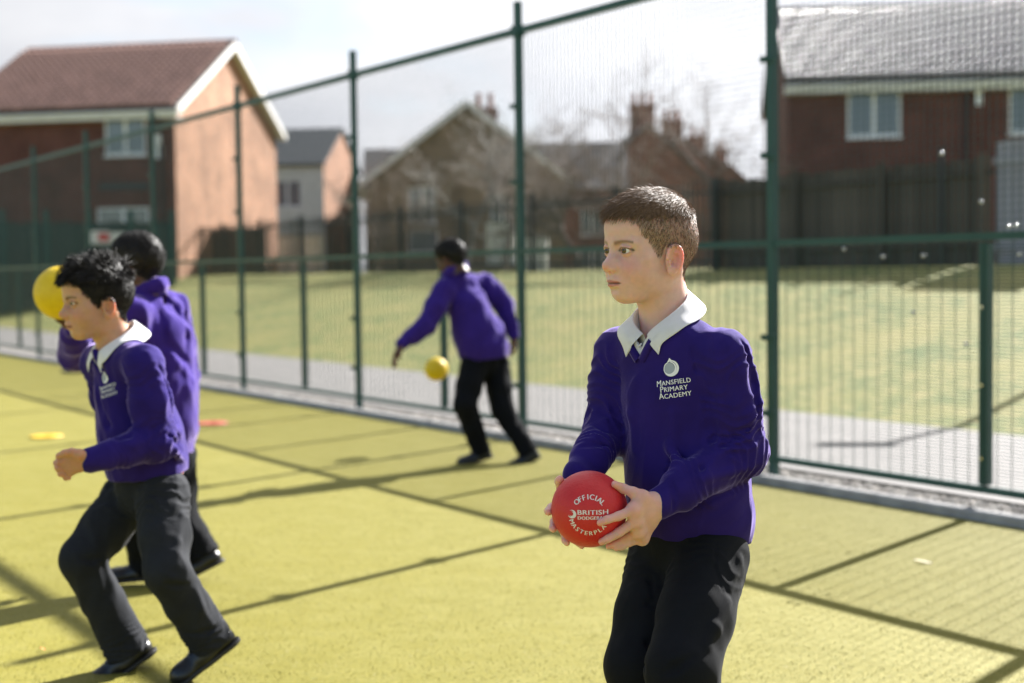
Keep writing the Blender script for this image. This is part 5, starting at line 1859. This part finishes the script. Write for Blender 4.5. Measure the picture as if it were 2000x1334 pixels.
kid2 = dict(label='boy with spiky black hair and white collar running at the left', J=kid2J, h=.0052, head_h=.0024, hand_h=.0022, seed=9,
    head_pos=at(190, 586, 3.95), head_dir=((-.825, -.555, -.10), (.0, .0, 1)), skin=kid2_sk, flush=kid2_sk*np.array((1.02, .72, .68)), lip=(.40, .165, .14), brow=(.03, .02, .015), brow_w=.8,
    scalp=(.055, .040, .032), scalp_w=.85, iris=(.02, .012, .008), gaze=(-.05, -.05), eye_open=.0036, iris_c=.78, side=.0018, top=.0095, fade0=.046, fade=.030, hair_mat='hair_black', strands=11000, style=style_spiky,
    strand_w=.0010, tuft=1.1, droop=.0, hairline=-.004, nose=.985,
    hands=[F2[:3], relaxed_hand(kid2J['wr_r'], (.6, .2, -.6), (0, 1, 0))],
    sw=dict(hem=at(288, 925, 4.0), hem_up=(-.10, -.05, 1), torso=(.112, .127, .128, .118), flat=1.18, sleeve=(.050, .055, .050, .040), cuff=.033, fa=.0080, fs=7.5,
            vneck=((196, 706), R(36)), collar=dict(rt=.056, rl=.092, back=.040, front=-.030, drop=.040, tip=.052, gap=R(6), tipang=R(28)),
            badge=(209, 762, .200, R(-8)),
            folds=[(c4((640,640),(690,800),(730,960)), .012, 'u', .014), (c4((690,700),(740,820),(760,930)), .008, 's', .014),
                   (c4((640,1080),(560,1100),(470,1090)), .010, 'u', .012), (c4((600,1010),(540,1060),(460,1080)), .007, 's', .010),
                   (c4((740,980),(790,1040),(830,1110)), .010, 'u', .012), (c4((700,1090),(770,1130),(830,1180)), .010, 'u', .012), (c4((720,1040),(780,1090),(830,1140)), .007, 's', .010),
                   (c4((390,860),(440,1000),(500,1080)), .008, 's', .016)]),
    tr=dict(waist=.100, r=(.075, .062, .057, .063), fa=.0060, fs=8, mat='trousers_grey',
            folds=[(c5((840,180),(850,280),(890,350)), .004, 's', .005), (c5((890,420),(870,560),(860,680)), .010, 'u', .012), (c5((780,730),(840,760),(900,770)), .010, 'u', .010),
                   (c5((790,790),(860,800),(920,790)), .007, 's', .010), (c5((960,820),(1000,920),(1050,1010)), .010, 'u', .012), (c5((440,640),(400,660),(330,650)), .009, 's', .012),
                   (c5((900,1060),(1000,1060),(1090,1030)), .008, 's', .010)]),
    feet=dict(l=((-.78, -.22, -.56), (-.5, -.1, .85)), r=((-.80, -.22, -.52), (-.48, -.1, .86))), foot=.195)

kid3_sk = np.array((.110, .052, .030))
kid3J = dict(pelvis=at(318, 850, 5.14), chest=at(312, 668, 5.12), neck=at(294, 566, 5.10),
             sh_l=at(258, 612, 4.98), sh_r=at(338, 602, 5.24), el_l=at(150, 695, 4.86), el_r=at(356, 735, 5.36), wr_l=at(146, 640, 4.66), wr_r=at(340, 840, 5.36),
             hip_l=at(300, 888, 5.06), hip_r=at(338, 888, 5.20), kn_l=at(268, 1000, 4.98), kn_r=at(345, 1005, 5.16), an_l=at(288, 1094, 5.08), an_r=at(392, 1078, 5.14))
kid3 = dict(label='boy with close-cropped hair seen from behind, partly hidden by the spiky-haired boy', J=kid3J, h=.0070, head_h=.0036, hand_h=.004, seed=14, tr_h=.009,
    head_pos=at(268, 515, 5.10), head_dir=((-.90, .40, -.06), (0, 0, 1)), skin=kid3_sk, flush=kid3_sk, lip=(.12, .045, .04), brow=(.01, .008, .008), scalp=(.012, .010, .010), scalp_w=.9, iris=(.01, .008, .006),
    side=.0035, top=.0060, neck_lo=-.150, neck_r=.046, hair_mat='hair_black', tuft=.9, strands=5000, style=style_fuzz, strand_w=.0012, hands=[relaxed_hand(kid3J['wr_l'], (-.35, -.1, .9), (.8, -.3, .3), 1, .5), relaxed_hand(kid3J['wr_r'], (0, 0, -1), (1, 0, 0))],
    sw=dict(name='fleece_jacket', mat='fleece', hem=at(320, 885, 5.14), hem_up=(0, 0, 1), torso=(.122, .138, .140, .130), flat=1.15, sleeve=(.060, .062, .056, .046), cuff=.036, fa=.012, fs=6.5, collar_ring=(.056, .000, .014), hole=.050,
            folds=[(c4((690,440),(740,600),(850,700)), .016, 's', .02), (c4((820,500),(840,560),(835,620)), .012, 's', .018), (c4((560,300),(600,420),(640,600)), .016, 'u', .02), (c4((700,300),(790,400),(850,520)), .012, 'u', .02),
                   (c4((745,760),(790,700),(870,780)), .012, 'u', .02), (c4((640,260),(690,265),(720,300)), .007, 's', .010)]),
    tr=dict(waist=.110, r=(.082, .070, .062, .062), fa=.008, mat='trousers2'),
    feet=dict(l=((-.95, -.15, -.05), (0, 0, 1)), r=((-.88, -.10, -.42), (-.4, 0, .9))), foot=.195)

kid4J = dict(pelvis=at(948, 688, 8.30), chest=at(915, 602, 8.29), neck=at(890, 533, 8.26),
             sh_l=at(868, 566, 8.20), sh_r=at(944, 552, 8.42), el_l=at(832, 636, 8.12), el_r=at(985, 596, 8.47), wr_l=at(786, 672, 8.06), wr_r=at(1002, 655, 8.44),
             hip_l=at(928, 706, 8.25), hip_r=at(966, 706, 8.36), kn_l=at(908, 790, 8.14), kn_r=at(982, 800, 8.28), an_l=at(938, 876, 8.22), an_r=at(1030, 880, 8.22))
kid4 = dict(label='boy in purple fleece bending away near the fence with one arm out', J=kid4J, h=.0085, head_h=.0045, hand_h=.005, seed=23, tr_h=.010,
    head_pos=at(882, 505, 8.26), head_dir=((-.76, .58, -.36), (0, 0, 1)), skin=kid3_sk*.95, flush=kid3_sk, lip=(.12, .045, .04), brow=(.01, .008, .008), scalp=(.010, .009, .009), scalp_w=.95, iris=(.01, .008, .006),
    side=.0050, top=.0085, neck_lo=-.112, neck_r=.044, hair_mat='hair_black', tuft=.9, strands=4000, style=style_fuzz, strand_w=.0016, hands=[relaxed_hand(kid4J['wr_l'], (-.45, -.2, -.85), (-.9, 0, .3), 1.1, .25), relaxed_hand(kid4J['wr_r'], (.1, .1, -1), (1, 0, 0))],
    sw=dict(name='fleece_jacket', mat='fleece', hem=at(952, 700, 8.30), hem_up=(-.10, 0, 1), torso=(.142, .152, .146, .130), flat=1.10, sleeve=(.062, .064, .056, .048), cuff=.038, fa=.012, fs=6.0, collar_ring=(.060, .010, .018), hole=.050),
    tr=dict(waist=.115, r=(.084, .068, .058, .056), fa=.008, mat='trousers2'),
    feet=dict(l=((-.92, -.25, -.22), (-.2, 0, .95)), r=((-.88, -.25, -.36), (-.35, 0, .93))), foot=.200)
b_main, sw_main, T_main = run_main()
ball = ball_obj('ball', BC, BR, M['ball_red'], 'red foam ball with white printing held by the boy in front')

def print_on_ball():
    """white lettering wrapped on the ball"""
    vd = (Vector((0, 0, CAM_H))-BC).normalized()
    c_dir = (on_ball(1151, 1007, 0)-BC).normalized()
    up_ = Vector((0, 0, 1)); r_ = up_.cross(c_dir).normalized(); u_ = c_dir.cross(r_)
    k = BC.y/FPX                       # metres per photo pixel at the ball
    def wrap(xy):
        out = []
        for x, y in xy:                # photo pixels from the centre of the print
            d = c_dir*math.sqrt(max(0.0, BR*BR-(x*x+y*y)*k*k))+r_*(x*k)+u_*(y*k)
            out.append(V3(d.normalized()*(BR+.0004)))
        return np.array(out)
    def put(name, v, t):
        me = np_mesh(name, wrap(v), np.array(t), M['ink'])
        link_mesh(name, me, ball)
    def arc(word, rad, a0, a1, size, inward):
        for i, ch in enumerate(word):
            v, t = text_mesh(ch, size)
            v = v-[(v[:,0].max()+v[:,0].min())/2, 0]; v = np.concatenate([v, v+[size*.055, 0]]); n0 = len(v)//2; t = t+[tuple(j+n0 for j in q) for q in t]
            a = R(a0+(a1-a0)*i/(len(word)-1))
            if inward: base_r, rot = rad, a-math.pi/2
            else: base_r, rot = rad, a+math.pi/2
            c_, s_ = math.cos(rot), math.sin(rot)
            vv = v@np.array(((c_, s_), (-s_, c_)))+np.array((math.cos(a), math.sin(a)))*base_r
            put('ball_lettering', vv, t)
    arc('OFFICIAL', 30.0, 134, 42, 13.5, True)
    arc('MASTERPLA', 40.0, 201, 318, 12.5, False)
    for word, y, size, x0 in (('BRITISH', 1.5, 12.5, 6.5), ('DODGEBALL', -8.0, 9.0, 6.5)):
        v, t = text_mesh(word, size, 1.05)
        v = v*np.array((58.0/np.ptp(v[:,0]), 1.0)); v = np.concatenate([v, v+[.7, 0]]); n0 = len(v)//2
        t = t+[tuple(j+n0 for j in q) for q in t]
        put('ball_lettering', v+[x0, y], t)
    # round swoosh mark
    n = 22
    for r1, r2, off, a0, a1 in ((8.2, 6.2, (-2.0, 1.0), -150, 120), (5.2, 4.2, (-1.6, .8), -150, 100)):
        a = np.radians(np.linspace(a0, a1, n)); o_ = np.stack([-33+r1*np.cos(a), 1.5+r1*np.sin(a)], 1); i_ = np.stack([-33+off[0]+r2*np.cos(a), 1.5+off[1]+r2*np.sin(a)], 1)
        put('ball_emblem', np.concatenate([o_, i_]), [(i, i+1, n+i+1) for i in range(n-1)]+[(i, n+i+1, n+i) for i in range(n-1)])
print_on_ball()

for k_ in (kid2, kid3, kid4):
    person(k_)
ball_obj('ball', at(120, 572, 4.62), .0875, M['ball_yellow'], 'yellow foam ball raised beside the spiky-haired boy at the left')
ball_obj('ball', at(852, 721, 9.0), .0755, M['ball_yellow'], 'yellow foam ball in the air near the bending boy')

# flat rubber floor markers, one plain dark disc, and scraps on the turf
def marker(px, py, r, mt, lab, h=.008):
    p = ground_at(px, py)
    b = MB(); n = 40
    rings = [(r*.30, .002), (r*.32, h), (r*.97, h), (r, h*.4), (r, .002)]
    vs = [(rr*math.cos(2*math.pi*k/n), rr*math.sin(2*math.pi*k/n), z) for rr, z in rings for k in range(n)]
    fs = [(i*n+k, i*n+(k+1) % n, (i+1)*n+(k+1) % n, (i+1)*n+k) for i in range(4) for k in range(n)]
    vs += [(0, 0, .003)]; fs += [(len(vs)-1, k, (k+1) % n) for k in range(n)]
    b.add(vs, fs)
    o = b.build('floor_disc', mt); o.location = (p.x, p.y, .003)
    tag(o, lab, 'marker')
marker(415, 828, .115, mat('red_rubber', (.62, .10, .08), .55, (.58, .09, .07), 12), 'flat red floor marker lying on the turf')
marker(91, 854, .112, mat('yellow_rubber', (.72, .46, .01), .55, (.68, .42, .01), 12), 'flat yellow floor marker lying on the turf')
marker(148, 727, .160, mat('dark_disc', (.012, .016, .03), .6), 'flat dark disc on the turf far off beside the running boys', .03)  # plain dark disc laid flat on the far turf
def scrap(px, py, L, w, mt, lab, rz):
    p = ground_at(px, py); b = MB(); n = 6
    for i in range(n+1):
        t = i/n; ww = w*math.sin(math.pi*min(.95, max(.05, t)))
        b.v += [((t-.5)*L, -ww, .004+.004*math.sin(t*5)), ((t-.5)*L, ww, .007+.003*math.cos(t*4))]
    for i in range(n): b.f.append((2*i, 2*i+2, 2*i+3, 2*i+1))
    for i in range(n): b.f.append((2*i+1, 2*i+3, 2*i+2, 2*i))
    o = b.build('fallen_leaf', mt); o.location = (p.x, p.y, .002); o.rotation_euler = (0, 0, rz)
    tag(o, lab, 'leaf')
scrap(1803, 1100, .070, .012, mat('pale_dry_leaf', (.62, .55, .36), .7), 'pale dry leaf lying on the turf at the right', R(-30))
scrap(83, 1271, .016, .006, mat('orange_leaf', (.55, .20, .05), .7), 'tiny orange leaf on the turf at the lower left', R(20))
